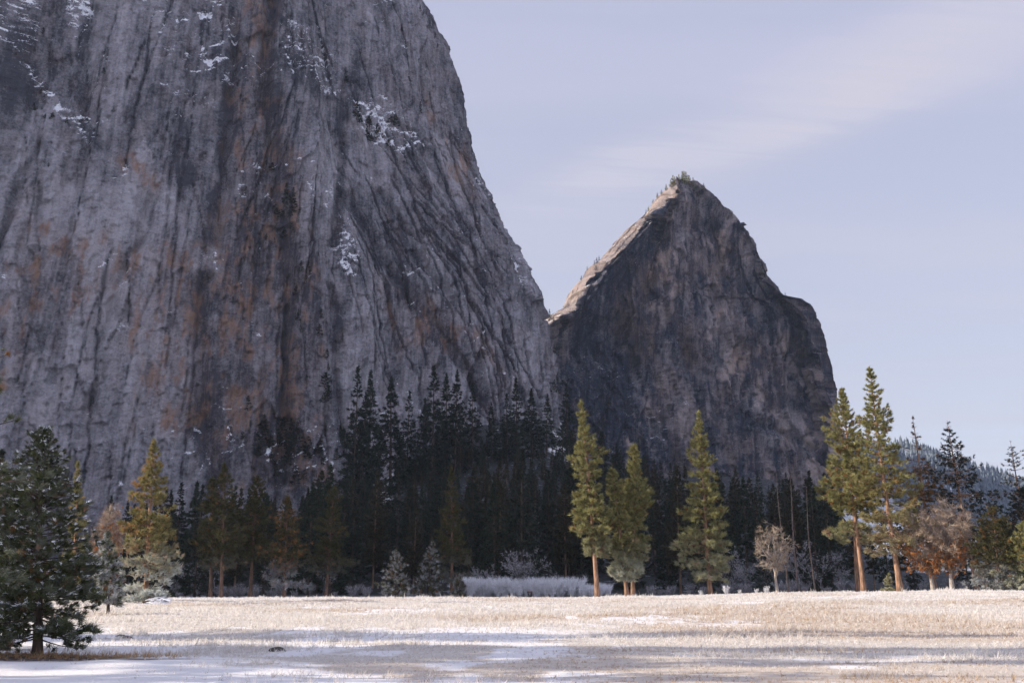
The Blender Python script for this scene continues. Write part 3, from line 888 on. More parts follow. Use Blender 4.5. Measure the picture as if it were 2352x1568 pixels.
# ---- frosted young firs at the forest edge
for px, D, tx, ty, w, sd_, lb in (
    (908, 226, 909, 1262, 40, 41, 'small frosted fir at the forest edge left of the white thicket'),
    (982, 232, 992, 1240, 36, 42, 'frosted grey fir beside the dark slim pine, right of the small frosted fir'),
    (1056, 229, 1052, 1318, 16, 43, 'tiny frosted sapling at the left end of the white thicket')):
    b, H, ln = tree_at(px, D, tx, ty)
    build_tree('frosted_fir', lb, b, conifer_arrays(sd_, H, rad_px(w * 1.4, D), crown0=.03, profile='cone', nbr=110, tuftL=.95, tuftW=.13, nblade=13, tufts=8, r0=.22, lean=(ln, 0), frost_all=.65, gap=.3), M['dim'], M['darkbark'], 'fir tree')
# ---- small pale pine beside the right pair and pine on the far right
b, H, ln = tree_at(2038, 208, 2042, 1318)
build_tree('young_pine', 'tiny pale frosted pine at the foot of the broad sunlit pine', b, conifer_arrays(45, H, rad_px(17, 208), crown0=.02, profile='broad', nbr=40, tuftL=.7, tuftW=.12, nblade=14, tufts=6, r0=.14, lean=(ln, 0), frost_all=.6), M['pine'], M['darkbark'], 'pine tree')
b, H, ln = tree_at(2300, 196, 2278, 1165)
build_tree('young_pine', 'bushy grey green young pine at the far right edge of the meadow', b,
           conifer_arrays(46, H, rad_px(88, 196), crown0=.02, profile='broad', nbr=180, tuftL=.85, tuftW=.13, nblade=15, tufts=19, r0=.2, lean=(ln, 0), frost_low=.9, gap=.3, brown=.08), M['dim'], M['bark'], 'pine tree')
b, H, ln = tree_at(2362, 192, 2356, 1200)
build_tree('young_pine', 'sunlit young pine cut by the right edge of the picture', b,
           conifer_arrays(47, H, rad_px(75, 192), crown0=.02, profile='broad', nbr=150, tuftL=.85, tuftW=.13, nblade=15, tufts=17, r0=.2, lean=(ln, 0), frost_low=.8, gap=.3), M['pine'], M['bark'], 'pine tree')
# ---- dark conifers at right with dead tops
for px, D, tx, ty, w, sd_, lb, leaf, kw in (
    (2150, 262, 2093, 955, 62, 51, 'reddish dying conifer with a bare spike top behind the oaks', 'dim', dict(bare_top=.42, brown=.75, crown0=.25, profile='fir', taper=.8, gap=.4)),
    (2246, 250, 2172, 962, 112, 52, 'dark tall conifer with a thin spike top behind the right oak', 'fir', dict(bare_top=.09, crown0=.2, profile='fir', nbr=190, gap=.4, brown=.1)),
    (2372, 290, 2324, 1010, 44, 53, 'thin sparse conifer standing against the sky at the right edge', 'dim', dict(crown0=.45, bare_top=.1, tufts=4, gap=.6, nbr=70, profile='pine')),
    (2400, 240, 2350, 1120, 90, 54, 'black shaded conifer filling the right edge behind the young pines', 'fir', dict(crown0=.1, profile='broad', nbr=170))):
    b, H, ln = tree_at(px, D, tx, ty)
    k = dict(crown0=.2, nbr=150, tuftL=1.2, tuftW=.17, nblade=13, tufts=13, r0=.6, gap=.4); k.update(kw)
    build_tree('dark_conifer', lb, b, conifer_arrays(sd_, H, rad_px(w * 1.4, D), lean=(ln, 0), **k), M[leaf], M['bark'] if sd_ != 54 else M['darkbark'], 'conifer')

# ---- the young snowy pine at left, its neighbours and the tree whose branch enters the frame
def near_pine(px, D, py, tpx, tpy, wpx, seed, label, snow=True, py_side=0, name='young_pine', **k):
    p = at(px, py, D); b = (p[0], D, float(ground_h(p[0], D)))
    t = at(tpx, tpy, D); H = t[2] - b[2]
    kw = dict(crown0=.07, profile='broad', nbr=215, tuftL=.22, tuftW=.016, nblade=40, tufts=18, r0=.13, spread=.6, gap=.38, frost_all=.13, brown=.05, droop=.2, up=.5, sprig=.35)
    kw.update(k)
    a = conifer_arrays(seed, H, rad_px(wpx * 1.4, D), lean=(t[0] - b[0], 0), **kw)
    root = build_tree(name, label, b, a, M['near'], M['darkbark'], 'pine tree')
    if snow:
        P, Dv, S = a[2]; rng = np.random.default_rng(seed + 500)
        m = rng.random(len(P)) < .30
        q = P[m] + np.array((0, 0, .035)); n = len(q)
        dd = unit(Dv[m] * np.array((1, 1, .25))); dd[:, 2] += .12
        V, T, _ = blades(rng, q, dd, np.full(n, .16) * S[m], np.full(n, .03), 9, .3, np.zeros((n, 4)))
        link('snow', mesh_np('snow', V, [T], M['snow']), root)
    return root


near_pine(86, 27.2, 1508, 98, 985, 140, 61, 'young dark pine with snow clumped on its boughs, standing in the left foreground')
near_pine(18, 30.5, 1440, 40, 1075, 95, 62, 'smaller snowy pine close behind the young dark foreground pine', crown0=.1)
near_pine(250, 70, 1398, 243, 1226, 34, 63, 'silvery frosted small pine peeping out right of the young dark foreground pine', tuftL=.42, tuftW=.04, nblade=22, r0=.12, crown0=.12, frost_all=.95, nbr=90)
near_pine(-126, 20.5, 1540, -116, 560, 225, 64, 'big pine outside the left edge, one needle tipped branch reaching in', snow=False, nbr=80, crown0=.2, profile='cone', r0=.2, name='ponderosa_pine')
# dark trees behind the young pine
for px, D, tx, ty, w, sd_, lb in (
    (-6, 118, 6, 1035, 42, 65, 'dark conifer behind the young foreground pine at the left edge'),
    (170, 165, 176, 1060, 46, 66, 'golden topped pine half hidden behind the young foreground pine')):
    b, H, ln = tree_at(px, D, tx, ty)
    build_tree('ponderosa_pine', lb, b, conifer_arrays(sd_, H, rad_px(w, D), crown0=.05, profile='cone', nbr=120, tuftL=.9, tuftW=.12, nblade=14, tufts=10, r0=.4, lean=(ln, 0)), M['gold' if sd_ == 66 else 'fir'], M['bark'], 'pine tree')

# ---- pines to the left of the frame whose shadows cross the meadow
rngS = np.random.default_rng(7)
shade_src = None
for i, (x, y, h) in enumerate(((-40, 23.0, 24), (-52, 25.0, 28), (-47, 27.5, 25), (-62, 26.5, 31), (-45, 36, 25), (-58, 38, 29), (-70, 34.5, 31), (-32, 20.5, 10), (-36, 31, 10), (-52, 47, 13), (-27, 17.2, 11), (-25, 15.0, 9), (-34, 19.0, 15), (-95, 90, 20))):
    z = float(ground_h(x, y))
    lb = 'tall pine left of the frame throwing a long shadow across the meadow'
    if shade_src is None:
        a = conifer_arrays(71, 20.0, 3.4, crown0=.1, nbr=130, tuftL=.8, tuftW=.12, nblade=12, tufts=13, r0=.3, gap=.5)
        shade_src = build_tree('ponderosa_pine', lb, (x, y, z), a, M['pine'], M['bark'], 'pine tree', 'pines beyond the left edge')
        shade_src.scale = (h / 20,) * 3
    else:
        copy_tree(shade_src, (x, y, z), rngS.uniform(0, 6), (h / 20,) * 3, lb)

# ------------------------------------------------------------------ bare trees
def bare_arrays(seed, H, spread, r0, levels=5, leafy=0.0, lean=0.0, fork=.35, twigs=3, up=.35, leafsize=.35, low=.0, trunk=.36):
    rng = np.random.default_rng(seed)
    tb = Tubes(); tips = []; TW = []; leaves = []

    def grow(p, d, L, r, lev):
        n = 5
        P = [p]; dd = d.copy()
        for i in range(n - 1):
            dd = unit(dd + rng.normal(0, .13, 3) + np.array((0, 0, up * .12)))
            P.append(P[-1] + dd * L / (n - 1))
        P = np.array(P); re = r * .62
        tb.add(P, np.linspace(r, re, n), 7 if lev == 0 else (5 if r > .06 else 3))
        if lev >= levels:
            for q in range(twigs):
                k = rng.integers(1, n); TW.append((P[k], unit(dd + rng.normal(0, .55, 3)), rng.uniform(.35, .8) * L, r * .6))
            return
        kids = rng.integers(2, 4) if lev > 0 else rng.integers(4, 6)
        for j in range(kids):
            s = rng.uniform(.35, 1.0) if j else 1.0
            if lev == 0: s = rng.uniform(fork, 1.0) if j else 1.0
            i = min(n - 1, int(s * (n - 1))); bp = P[i]
            side = unit(np.cross(dd, rng.normal(0, 1, 3)))
            nd = unit(dd * rng.uniform(.5, .9) + side * rng.uniform(.5, 1.0) * (spread if lev < 2 else .8) + np.array((0, 0, .12)))
            grow(bp, nd, L * rng.uniform(.55, .82), max(.010, re * rng.uniform(.55, .85) if j else re * .9), lev + 1)
    d0 = unit(np.array((lean, 0, 1.0)))
    grow(np.array((0, 0, -.1)), d0, H * trunk, r0, 0)
    tv, tq = tb.get()
    # scale to wanted height
    pts = np.array([a for a, *_ in TW]); hmax = max(tv[:, 2].max(), pts[:, 2].max() + .3)
    sc = H / hmax
    tv *= sc
    P = pts * sc; Dv = np.array([b for _, b, *_ in TW]); L = np.array([c for *_, c, _ in TW]) * sc
    Vt, Tt, _ = blades(rng, P, Dv, L, np.full(len(P), .035), 5, .45, np.zeros((len(P), 4)), back=.05)
    n0 = len(tv)
    leavesV = None
    if leafy > 0:
        w = np.clip(leafy * (1.6 - P[:, 2] / H * 2.3) + low, 0, 1)
        m = rng.random(len(P)) < w
        if m.sum() > 3:
            q = P[m] + Dv[m] * (L[m] * rng.random(m.sum()))[:, None]
            col = tuftcol(rng, len(q), np.zeros(len(q)), np.zeros(len(q)))
            leavesV = blades(rng, q, rng.normal(0, 1, q.shape) + np.array((0, 0, -.4)), np.full(len(q), leafsize), np.full(len(q), leafsize * .6), 9, .9, col)
    return (np.concatenate((tv, Vt)), tq, Tt + n0), leavesV


def oak_arrays(seed, H, Rx, bottom=.2, fork=.26, r0=.4, n=520, leaf_top=.55, leaf_k=1.0, leafsize=.42, lean=0.0):
    """broad crown: curved limbs from a short trunk, branches out to points spread through an uneven crown"""
    rng = np.random.default_rng(seed); tb = Tubes(); ph = rng.uniform(0, 6, 3)
    fz = fork * H
    tz = np.linspace(-.02, 1, 7)
    tr = np.stack((lean * H * tz * fork + .15 * np.sin(tz * 4 + ph[0]) * tz, .12 * np.sin(tz * 3 + ph[1]) * tz, tz * fz), -1)
    tb.add(tr, r0 * (1.25 - .5 * tz + .3 * np.exp(-tz * 12)), 9)
    LT = [Tubes() for _ in range(9)]; LW = [[] for _ in range(9)]
    top = tr[-1]; cz = (bottom + 1) / 2 * H; hz = (1 - bottom) / 2 * H
    SP = []; SR = []
    nl = 9
    for i in range(nl):
        az = i * 2.399 + rng.normal(0, .3); el = (.15, .5, .95, 1.35)[i % 4] + rng.normal(0, .12)
        e = np.array((Rx * .82 * math.cos(el) * math.cos(az), Rx * .82 * math.cos(el) * math.sin(az), cz - fz + hz * .85 * math.sin(el) * rng.uniform(.8, 1.05)))
        st = tr[-1 - (i % 3)]
        s = np.linspace(0, 1, 9)[:, None]
        P = st + (top + e - st) * s; P[:, 2] += (.22 * hz * np.sin(s * math.pi))[:, 0] * (1 if el < .7 else .1)
        P += rng.normal(0, .035 * H, (9, 3)) * np.sin(s * math.pi) * .6
        rr = r0 * .5 * (1 - s[:, 0] * .82) * rng.uniform(.7, 1.1)
        LT[i].add(P, rr, 6); SP.append(P); SR.append(rr)
    SP = np.concatenate(SP); SR = np.concatenate(SR)
    TWp = []; TWd = []; LP = []
    k = 0
    while k < n:
        d = unit(rng.normal(0, 1, 3)); rad = rng.uniform(.35, 1) ** .6
        lump = .82 + .22 * math.sin(3 * math.atan2(d[1], d[0]) + ph[2]) * math.cos(4 * d[2] + ph[0])
        p = np.array((d[0] * Rx * rad * lump, d[1] * Rx * rad * lump, cz + d[2] * hz * rad * lump)); p[0] += lean * p[2] * .5
        w = np.linalg.norm(SP - p, axis=1) + .8 * np.maximum(0, SP[:, 2] - p[2]); j = int(np.argmin(w)); q = SP[j]
        k += 1
        mid = (p + q) / 2 + rng.normal(0, .10, 3) * np.linalg.norm(p - q) + np.array((0, 0, .08 * np.linalg.norm(p - q)))
        r = max(.018, min(SR[j] * .6, .045 + .012 * np.linalg.norm(p - q)))
        LT[j // 9].add(np.array((q, q * .55 + mid * .45, mid, p)), np.array((r, r * .8, r * .6, r * .3)), 4)
        for _ in range(4):
            LW[j // 9].append((mid + (p - mid) * rng.uniform(.2, 1), unit(p - q) + rng.normal(0, .5, 3) + np.array((0, 0, .25))))
        if rng.random() < leaf_k * np.clip((leaf_top + .12 * math.sin(p[0]) - p[2] / H) * 6, 0, 1): LP += [p + rng.normal(0, .4, 3) for _ in range(5)] + [mid + rng.normal(0, .3, 3)]
    limbs = []
    for t_, w_ in zip(LT, LW):
        v, qd = t_.get()
        if w_:
            P = np.array([a_ for a_, _ in w_]); Dv = np.array([b_ for _, b_ in w_])
            Vt, Tt, _ = blades(rng, P, Dv, np.full(len(P), 1.25 * H / 18), np.full(len(P), .05), 4, .5, np.zeros((len(P), 4)), back=.02)
        else:
            Vt = np.zeros((0, 3)); Tt = np.zeros((0, 3), int)
        limbs.append((np.concatenate((v, Vt)), qd, Tt + len(v)))
    lv = None
    if LP:
        q = np.array(LP); lv = blades(rng, q, rng.normal(0, 1, q.shape) + np.array((0, 0, -.3)), np.full(len(q), leafsize), np.full(len(q), leafsize * .6), 8, .9, tuftcol(rng, len(q), np.zeros(len(q)), np.zeros(len(q))))
    return tb.get(), limbs, lv


def build_bare(name, label, loc, arr, bark, leaf=None, cat='bare tree', group=None):
    (tv, tq), limbs, lv = arr
    root = empty(name, loc); tag(root, label, cat, group)
    link('trunk', mesh_np('trunk', tv, [tq], bark, smooth=True), root)
    tw = M['tantwig'] if bark == M['tanbark'] else M['oaktwig']
    for V, q, t in limbs:
        link('limb', mesh_np('limb', V, [q, t], [bark, tw], matidx=np.concatenate((np.zeros(len(q)), np.ones(len(t))))), root)
    if lv is not None:
        link('leaves', mesh_np('leaves', lv[0], [lv[1]], leaf, {'tuft': lv[2]}), root)
    return root


b, H, ln = tree_at(1787, 224, 1770, 1193)
build_bare('oak_tree', 'small sunlit leafless tan tree beside two thin dark snags', b, oak_arrays(81, H, rad_px(56, 224), .20, .30, .30, 230, .62, .22, .24, -.05), M['tanbark'], foliage_mat('tan_oak_leaves', (.2, .13, .07), (.36, .25, .15)), 'oak tree')
b, H, ln = tree_at(2146, 205, 2125, 1158)
build_bare('oak_tree', 'bare oak with orange leaves on its lower boughs, left one of two', b, oak_arrays(82, H, rad_px(70, 205), .12, .24, .40, 560, .52, .95, .46, -.1), M['oakbark'], M['oakleaf'], 'oak tree')
b, H, ln = tree_at(2190, 203, 2182, 1132)
build_bare('oak_tree', 'taller bare oak with pale twigs above rusty lower leaves, right one of two', b, oak_arrays(84, H, rad_px(66, 203), .14, .26, .42, 560, .48, .85, .46, .0), M['oakbark'], M['oakleaf'], 'oak tree')
b, H, ln = tree_at(232, 160, 228, 1145)
build_bare('oak_tree', 'brown leafless tree between the young foreground pine and the golden pine', b, oak_arrays(85, H, rad_px(38, 160), .12, .24, .24, 380, .8, .5, .3), M['oakbark'], M['oakleaf'], 'oak tree')


# ---- snags
def snag(px, D, tx, ty, r, seed, label):
    b, H, ln = tree_at(px, D, tx, ty); rng = np.random.default_rng(seed)
    tb = Tubes(); z = np.linspace(0, 1, 12)
    ax = np.stack((ln * z + .25 * np.sin(z * 5 + seed), .1 * np.sin(z * 4), z * H - .1), -1); ax[:, 0] -= ax[0, 0]
    tb.add(ax, r * (1 - z * .8), 8)
    bt = Tubes()
    for i in range(26):
        t = rng.uniform(.25, .97); p = np.array([np.interp(t, z, ax[:, j]) for j in range(3)]); a = rng.uniform(0, 6.28); L = rng.uniform(.5, 2.6) * (1.2 - t)
        d = np.array((math.cos(a), math.sin(a), rng.uniform(-.5, .2)))
        bt.add(np.array((p, p + d * L * .5, p + d * L + np.array((0, 0, -.15 * L)))), np.array((.05, .035, .012)), 4)
    root = empty('snag', b); tag(root, label, 'dead tree')
    v, q = tb.get(); link('trunk', mesh_np('trunk', v, [q], M['snag'], smooth=True), root)
    v, q = bt.get(); link('branches', mesh_np('branches', v, [q], M['snag'], smooth=True), root)


snag(1812, 231, 1786, 1085, .24, 1, 'thin dark dead trunk close to the right side of the small tan tree')
snag(1874, 231, 1853, 1120, .22, 2, 'thin grey dead trunk standing alone left of the tall right pair')
snag(1836, 240, 1812, 1080, .30, 3, 'reddish bare trunk between the two thin dead trunks')

# ---- log pile at the golden pine, fallen dark log at right, bits on the snow
def branch_heap(px, D, W_, H_, n, seed, name, label, mat, cat):
    b = stand(px, D); rng = np.random.default_rng(seed); tb = Tubes()
    for i in range(n):
        a = rng.uniform(-.9, .9); x0 = rng.uniform(-.3, .3) * W_; L = rng.uniform(.4, .8) * W_
        d = np.array((math.cos(a) * (1 if rng.random() < .5 else -1), rng.normal(0, .35), 0)); z0 = rng.uniform(.05, .5) * H_
        P = np.array([(x0, rng.uniform(-.4, .4), z0)]); P = np.concatenate((P - d * L * .5, P + np.array((0, 0, rng.uniform(-.1, .35) * H_)), P + d * L * .5 + np.array((0, 0, rng.uniform(-.4, .5) * H_))))
        P[:, 2] = np.maximum(P[:, 2], .04)
        tb.add(P, np.array((.12, .09, .03)) * rng.uniform(.6, 1.2), 5)
    v, q = tb.get(); o = link(name, mesh_np(name, v, [q], mat, smooth=True), None, b); tag(o, label, cat)


branch_heap(366, 139, 3.4, 1.25, 22, 5, 'brush_pile', 'snowy heap of fallen branches at the foot of the golden pine', M['twig'], 'brush pile')
branch_heap(1832, 209, 8.0, .45, 10, 6, 'fallen_log', 'dark fallen logs lying in snow below the thin dead trunks', M['darkbark'], 'log')
def chunk(px, py, L, W_, H_, seed, name, label, mat, cat):
    v_ = (784 - py) / F; D = EYE * (CT - v_ * ST) / -(ST + v_ * CT)
    p = at(px, py, D); rng = np.random.default_rng(seed)
    th = np.linspace(0, 2 * math.pi, 14, endpoint=False); rings = []
    for k, (s, z) in enumerate(((1, -.3), (1.05, .25), (.8, .75), (.35, 1.0))):
        rr = s * (1 + .16 * rng.normal(0, 1, 14))
        rings.append(np.stack((np.cos(th) * rr * L / 2, np.sin(th) * rr * W_ / 2, np.full(14, z * H_) + rng.normal(0, .05 * H_, 14)), -1))
    V = np.concatenate(rings); i = np.arange(3)[:, None] * 14 + np.arange(14); j = np.arange(3)[:, None] * 14 + (np.arange(14) + 1) % 14
    Q_ = np.stack((i, j, j + 14, i + 14), -1).reshape(-1, 4); V = np.concatenate((V, [[0, 0, H_ * 1.02]]))
    T_ = np.stack((42 + np.arange(14), 42 + (np.arange(14) + 1) % 14, np.full(14, 56)), -1)
    o = link(name, mesh_np(name, V, [Q_, T_], mat, smooth=True), None, (p[0], D, float(ground_h(p[0], D)))); tag(o, label, cat)
M['stone'] = plain_mat('dark_stone', (.06, .052, .048), .9)
chunk(277, 1461, .34, .25, .10, 1, 'stone', 'small dark stone on the snow, left one of two near the young pine', M['stone'], 'stone')
chunk(293, 1464, .36, .22, .08, 2, 'stone', 'small dark stone on the snow, right one of two near the young pine', M['stone'], 'stone')
chunk(637, 1494, .45, .2, .12, 3, 'stone', 'small dark stone half buried in snow at the edge of the dry grass', M['stone'], 'stone')

# ---- frosted shrubs: a thicket too dense to count and single bushes in the shade
def shrub_mesh(seed, H, n=36):
    rng = np.random.default_rng(seed); tb = Tubes(); P = []; Dv = []
    for i in range(n):
        a = rng.uniform(0, 6.28); L = H * rng.uniform(.55, 1.05); tl = rng.uniform(.05, .5)
        d = np.array((math.cos(a) * tl, math.sin(a) * tl, 1))
        p0 = np.array((rng.normal(0, .25), rng.normal(0, .25), 0)); q = np.array((p0, p0 + d * L * .5, p0 + d * L + np.array((math.cos(a), math.sin(a), 0)) * L * .12))
        tb.add(q, np.array((.035, .025, .012)) * H / 3, 3)
        for k in range(9):
            s = rng.uniform(.25, 1); P.append(q[0] + (q[2] - q[0]) * s); Dv.append(d + rng.normal(0, .4, 3))
    v, qd = tb.get()
    V, T, _ = blades(rng, np.array(P), np.array(Dv), np.full(len(P), H * .28), np.full(len(P), .05), 4, .4, np.zeros((len(P), 4)), back=0)
    return np.concatenate((v, V)), qd, T + len(v)


rngT = np.random.default_rng(90)
VV = []; QQ = []; TT = []; n0 = 0
protos = [shrub_mesh(200 + i, 4.9) for i in range(4)]
for i in range(330):
    px = rngT.uniform(1046, 1400); D = rngT.uniform(250, 280)
    if px > 1370: D = rngT.uniform(262, 285)
    v, q, t = protos[i % 4]; s = rngT.uniform(.4, .95) * (1 if px < 1330 else .7); a = rngT.uniform(0, 6.28)
    p = stand(px, D, 1370)
    w = np.stack((v[:, 0] * math.cos(a) - v[:, 1] * math.sin(a), v[:, 0] * math.sin(a) + v[:, 1] * math.cos(a), v[:, 2]), -1) * s + np.array(p)
    VV.append(w); QQ.append(q + n0); TT.append(t + n0); n0 += len(v)
o = link('thicket', mesh_np('thicket', np.concatenate(VV), [np.concatenate(QQ), np.concatenate(TT)], M['twig']))
tag(o, 'dense white frosted thicket at the meadow edge in front of the dark forest', 'thicket', kind='stuff')

sh_src = []
for i in range(3):
    v, q, t = shrub_mesh(230 + i, 3.2, 26)
    o = bpy.data.objects.new('frosted_shrub', mesh_np('frosted_shrub', v, [q, t], M['dimtwig'])); sh_src.append(o)
used = set()
for i in range(70):
    px = (rngT.uniform(1480, 1960) if i < 34 else rngT.uniform(400, 860)) if i < 62 else rngT.uniform(1960, 2260)
    D = rngT.uniform(238, 285); s = rngT.uniform(.35, 1.0)
    k = i % 3; o = sh_src[k] if k not in used else sh_src[k].copy(); used.add(k); C.objects.link(o)
    o.location = stand(px, D, 1368); o.scale = (s * 1.2, s * 1.2, s); o.rotation_euler = (0, 0, rngT.uniform(0, 6))
    w = 'behind the golden pine and the shaded pines' if px < 900 else ('right of the lone conical pine' if px < 1960 else 'behind the two oaks')
    tag(o, 'frosted bare shrub in the blue shade ' + w, 'shrub', 'frosted shrubs ' + w)
crest_me = [o.data.copy() for o in sh_src]
for m_ in crest_me: m_.materials[0] = M['twig']
# tiny frosted plants on the lit crest of the meadow
for i, (px, D, s) in enumerate(((1668, 205, .55), (1762, 208, .5), (1738, 206, .35), (1700, 204, .3), (1610, 207, .35))):
    o = sh_src[i % 3].copy(); o.data = crest_me[i % 3]; C.objects.link(o); o.location = stand(px, D, 1368); o.scale = (s * .8, s * .8, s); o.rotation_euler = (0, 0, i)
    tag(o, 'little sunlit frosted plant on the meadow crest near the lone conical pine', 'plant', 'frosted plants on the meadow crest')
# leafless taller trees in the shade behind
bt = []
for i in range(3):
    a = bare_arrays(260 + i, 9.0, .8, .075, 5, twigs=4)
    (V, q, t), _ = a
    bt.append(bpy.data.objects.new('frosted_tree', mesh_np('frosted_tree', V, [q, t], M['dimtwig'])))
for i in range(24):
    px = rngT.uniform(1640, 1960) if i < 12 else (rngT.uniform(400, 860) if i < 19 else rngT.uniform(1080, 1330))
    D = rngT.uniform(255, 290); s = rngT.uniform(.8, 1.5)
    o = bt[i] if i < 3 else bt[i % 3].copy(); C.objects.link(o)
    o.location = stand(px, D, 1366); o.scale = (s, s, s); o.rotation_euler = (0, 0, rngT.uniform(0, 6))
    w = 'left of the tall right pair' if px > 1500 else ('behind the shaded pines' if px < 900 else 'behind the white thicket')
    tag(o, 'frosted leafless tree in the shade ' + w, 'bare tree', 'frosted leafless trees ' + w)

# ------------------------------------------------------------------ the dark forest
fir_src = []
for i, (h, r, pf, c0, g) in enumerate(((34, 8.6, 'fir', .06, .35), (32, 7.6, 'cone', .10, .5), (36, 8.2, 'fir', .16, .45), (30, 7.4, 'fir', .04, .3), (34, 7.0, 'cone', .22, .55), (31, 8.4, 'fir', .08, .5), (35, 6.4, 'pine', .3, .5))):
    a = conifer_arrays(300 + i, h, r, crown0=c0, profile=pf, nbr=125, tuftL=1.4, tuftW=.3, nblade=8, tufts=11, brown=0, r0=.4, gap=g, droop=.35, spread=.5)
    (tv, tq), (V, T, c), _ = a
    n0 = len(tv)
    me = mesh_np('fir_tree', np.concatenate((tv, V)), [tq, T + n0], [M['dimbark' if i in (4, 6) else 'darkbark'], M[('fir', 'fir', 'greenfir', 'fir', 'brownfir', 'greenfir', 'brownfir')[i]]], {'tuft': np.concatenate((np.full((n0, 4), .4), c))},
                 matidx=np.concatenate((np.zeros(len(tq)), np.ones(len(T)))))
    fir_src.append((me, h))
rngF = np.random.default_rng(123)


def fir(x, y, h, label, group=None, kind=None, base=0.0):
    kind = int(rngF.integers(7)) if kind is None else kind
    me, h0 = fir_src[kind]
    if kind in (4, 6): label = label.replace('dark fir', 'brownish pine'); group = group and group.replace('dark firs', 'brownish pines')
    o = bpy.data.objects.new('pine_tree' if kind in (4, 6) else 'fir_tree', me); C.objects.link(o)
    s = h / h0; w = s * rngF.uniform(.85, 1.15)
    o.location = (x, y, float(ground_h(x, y)) - .4 + base); o.scale = (w, w, s); o.rotation_euler = (0, 0, rngF.uniform(0, 6.28))
    tag(o, label, 'pine tree' if kind in (4, 6) else 'fir tree', group); return o


# skyline firs one can tell apart (foot depth, tip in the photo)
SKY = [((822, 842), 660, 'tallest dark fir on the left end of the forest ridge against the pale cliff'),
       ((853, 850), 690, 'dark fir standing just right of the tallest one on the left end of the ridge'),
       ((838, 905), 670, 'shorter dark fir between the two tall firs on the left end of the ridge'),
       ((903, 868), 720, 'single dark fir standing free against the pale cliff right of the ridge pair'),
       ((940, 898), 740, 'smaller dark fir standing free between the single fir and the middle clump'),
       ((975, 915), 750, 'short dark fir at the left foot of the middle clump on the ridge'),
       ((997, 840), 730, 'tall dark fir at the left side of the middle clump on the ridge'),
       ((1028, 858), 760, 'dark fir in the middle clump, second from its left'),
       ((1048, 850), 740, 'broad dark fir at the centre of the middle clump on the ridge'),
       ((1085, 880), 760, 'dark fir closing the right side of the middle clump on the ridge'),
       ((1130, 925), 780, 'low dark fir in the dip right of the middle clump'),
       ((1165, 905), 780, 'dark fir just left of the tall slender one right of the dip'),
       ((1187, 868), 790, 'tall slender dark fir right of the dip, standing against the cliff'),
       ((1221, 892), 800, 'dark fir between the tall slender one and the cliff foot'),
       ((1255, 905), 820, 'dark fir in front of the lower right corner of the great cliff'),
       ((1300, 880), 900, 'dark fir at the mouth of the gully between cliff and peak')]
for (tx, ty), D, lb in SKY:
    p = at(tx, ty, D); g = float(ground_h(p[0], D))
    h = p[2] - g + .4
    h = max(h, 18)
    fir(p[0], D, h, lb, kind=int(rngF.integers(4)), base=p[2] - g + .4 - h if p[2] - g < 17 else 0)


def zone(px):
    return 'below the great cliff' if px < 800 else ('on the slope under the ridge' if px < 1310 else 'at the foot of the pointed peak')


def scatter(n, pxr, Dr, hr, seed, tipmax=None, mind=5.5):
    rng = np.random.default_rng(seed); pts = []
    tries = 0
    while len(pts) < n and tries < n * 60:
        tries += 1
        px = rng.uniform(*pxr); D = math.sqrt(rng.uniform(Dr[0] ** 2, Dr[1] ** 2))
        p = at(px, 1300, D); x = p[0]
        if any((x - a) ** 2 + ((D - b_) * .5) ** 2 < mind ** 2 for a, b_ in pts): continue
        h = rng.uniform(*hr)
        g = float(ground_h(x, D))
        if 852 < px < 905 and D > 520: continue
        if 848 < px < 900: h = min(h, at(px, 1068, D)[2] - g)
        if 1150 < px < 1185 and D < 400: h = min(h, at(px, 1178, D)[2] - g)
        if h < 10: continue
        if tipmax is not None:
            lim = at(px, np.interp(px, tipmax[0], tipmax[1]) + rng.uniform(0, 22), D)[2] - g
            if lim < 10: continue
            h = min(h, lim)
        pts.append((x, D))
        z = zone(px)
        fir(x, D, h, 'dark fir in the shaded forest ' + z, 'dark firs ' + z)


TIP = ([200, 235, 300, 380, 430, 560, 640, 700, 760, 800, 815, 900, 1000, 1100, 1300, 1360, 1500, 1660, 1700, 1800, 1920, 1960],
       [1140, 1090, 1150, 1105, 1085, 1110, 1140, 1110, 1050, 990, 975, 975, 975, 975, 950, 960, 1035, 1065, 1060, 1075, 1080, 1095])
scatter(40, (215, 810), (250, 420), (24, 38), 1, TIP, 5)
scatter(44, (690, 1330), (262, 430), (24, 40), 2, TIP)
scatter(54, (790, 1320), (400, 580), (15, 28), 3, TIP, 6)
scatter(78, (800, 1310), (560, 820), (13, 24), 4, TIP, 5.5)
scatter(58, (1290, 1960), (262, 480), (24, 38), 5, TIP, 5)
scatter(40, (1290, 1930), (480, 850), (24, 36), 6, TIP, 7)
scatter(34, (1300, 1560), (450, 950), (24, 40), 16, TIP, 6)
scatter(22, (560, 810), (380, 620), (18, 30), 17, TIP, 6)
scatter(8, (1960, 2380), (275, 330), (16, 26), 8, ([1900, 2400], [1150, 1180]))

# ------------------------------------------------------------------ trees and scrub rooted on the rock
def bvh_of(o):
    me = o.data
    v = np.empty(len(me.vertices) * 3, np.float32); me.vertices.foreach_get('co', v)
    me.calc_loop_triangles(); t = np.empty(len(me.loop_triangles) * 3, np.int32); me.loop_triangles.foreach_get('vertices', t)
    return BVHTree.FromPolygons([tuple(a) for a in v.reshape(-1, 3)], [tuple(int(k) for k in a) for a in t.reshape(-1, 3)])


def on_rock(bv, px, py):
    p = at(px, py, 1.0); d = Vector((p[0], p[1], p[2] - EYE)).normalized()
    h, n, i, dist = bv.ray_cast(Vector((0, 0, EYE)), d)
    return h


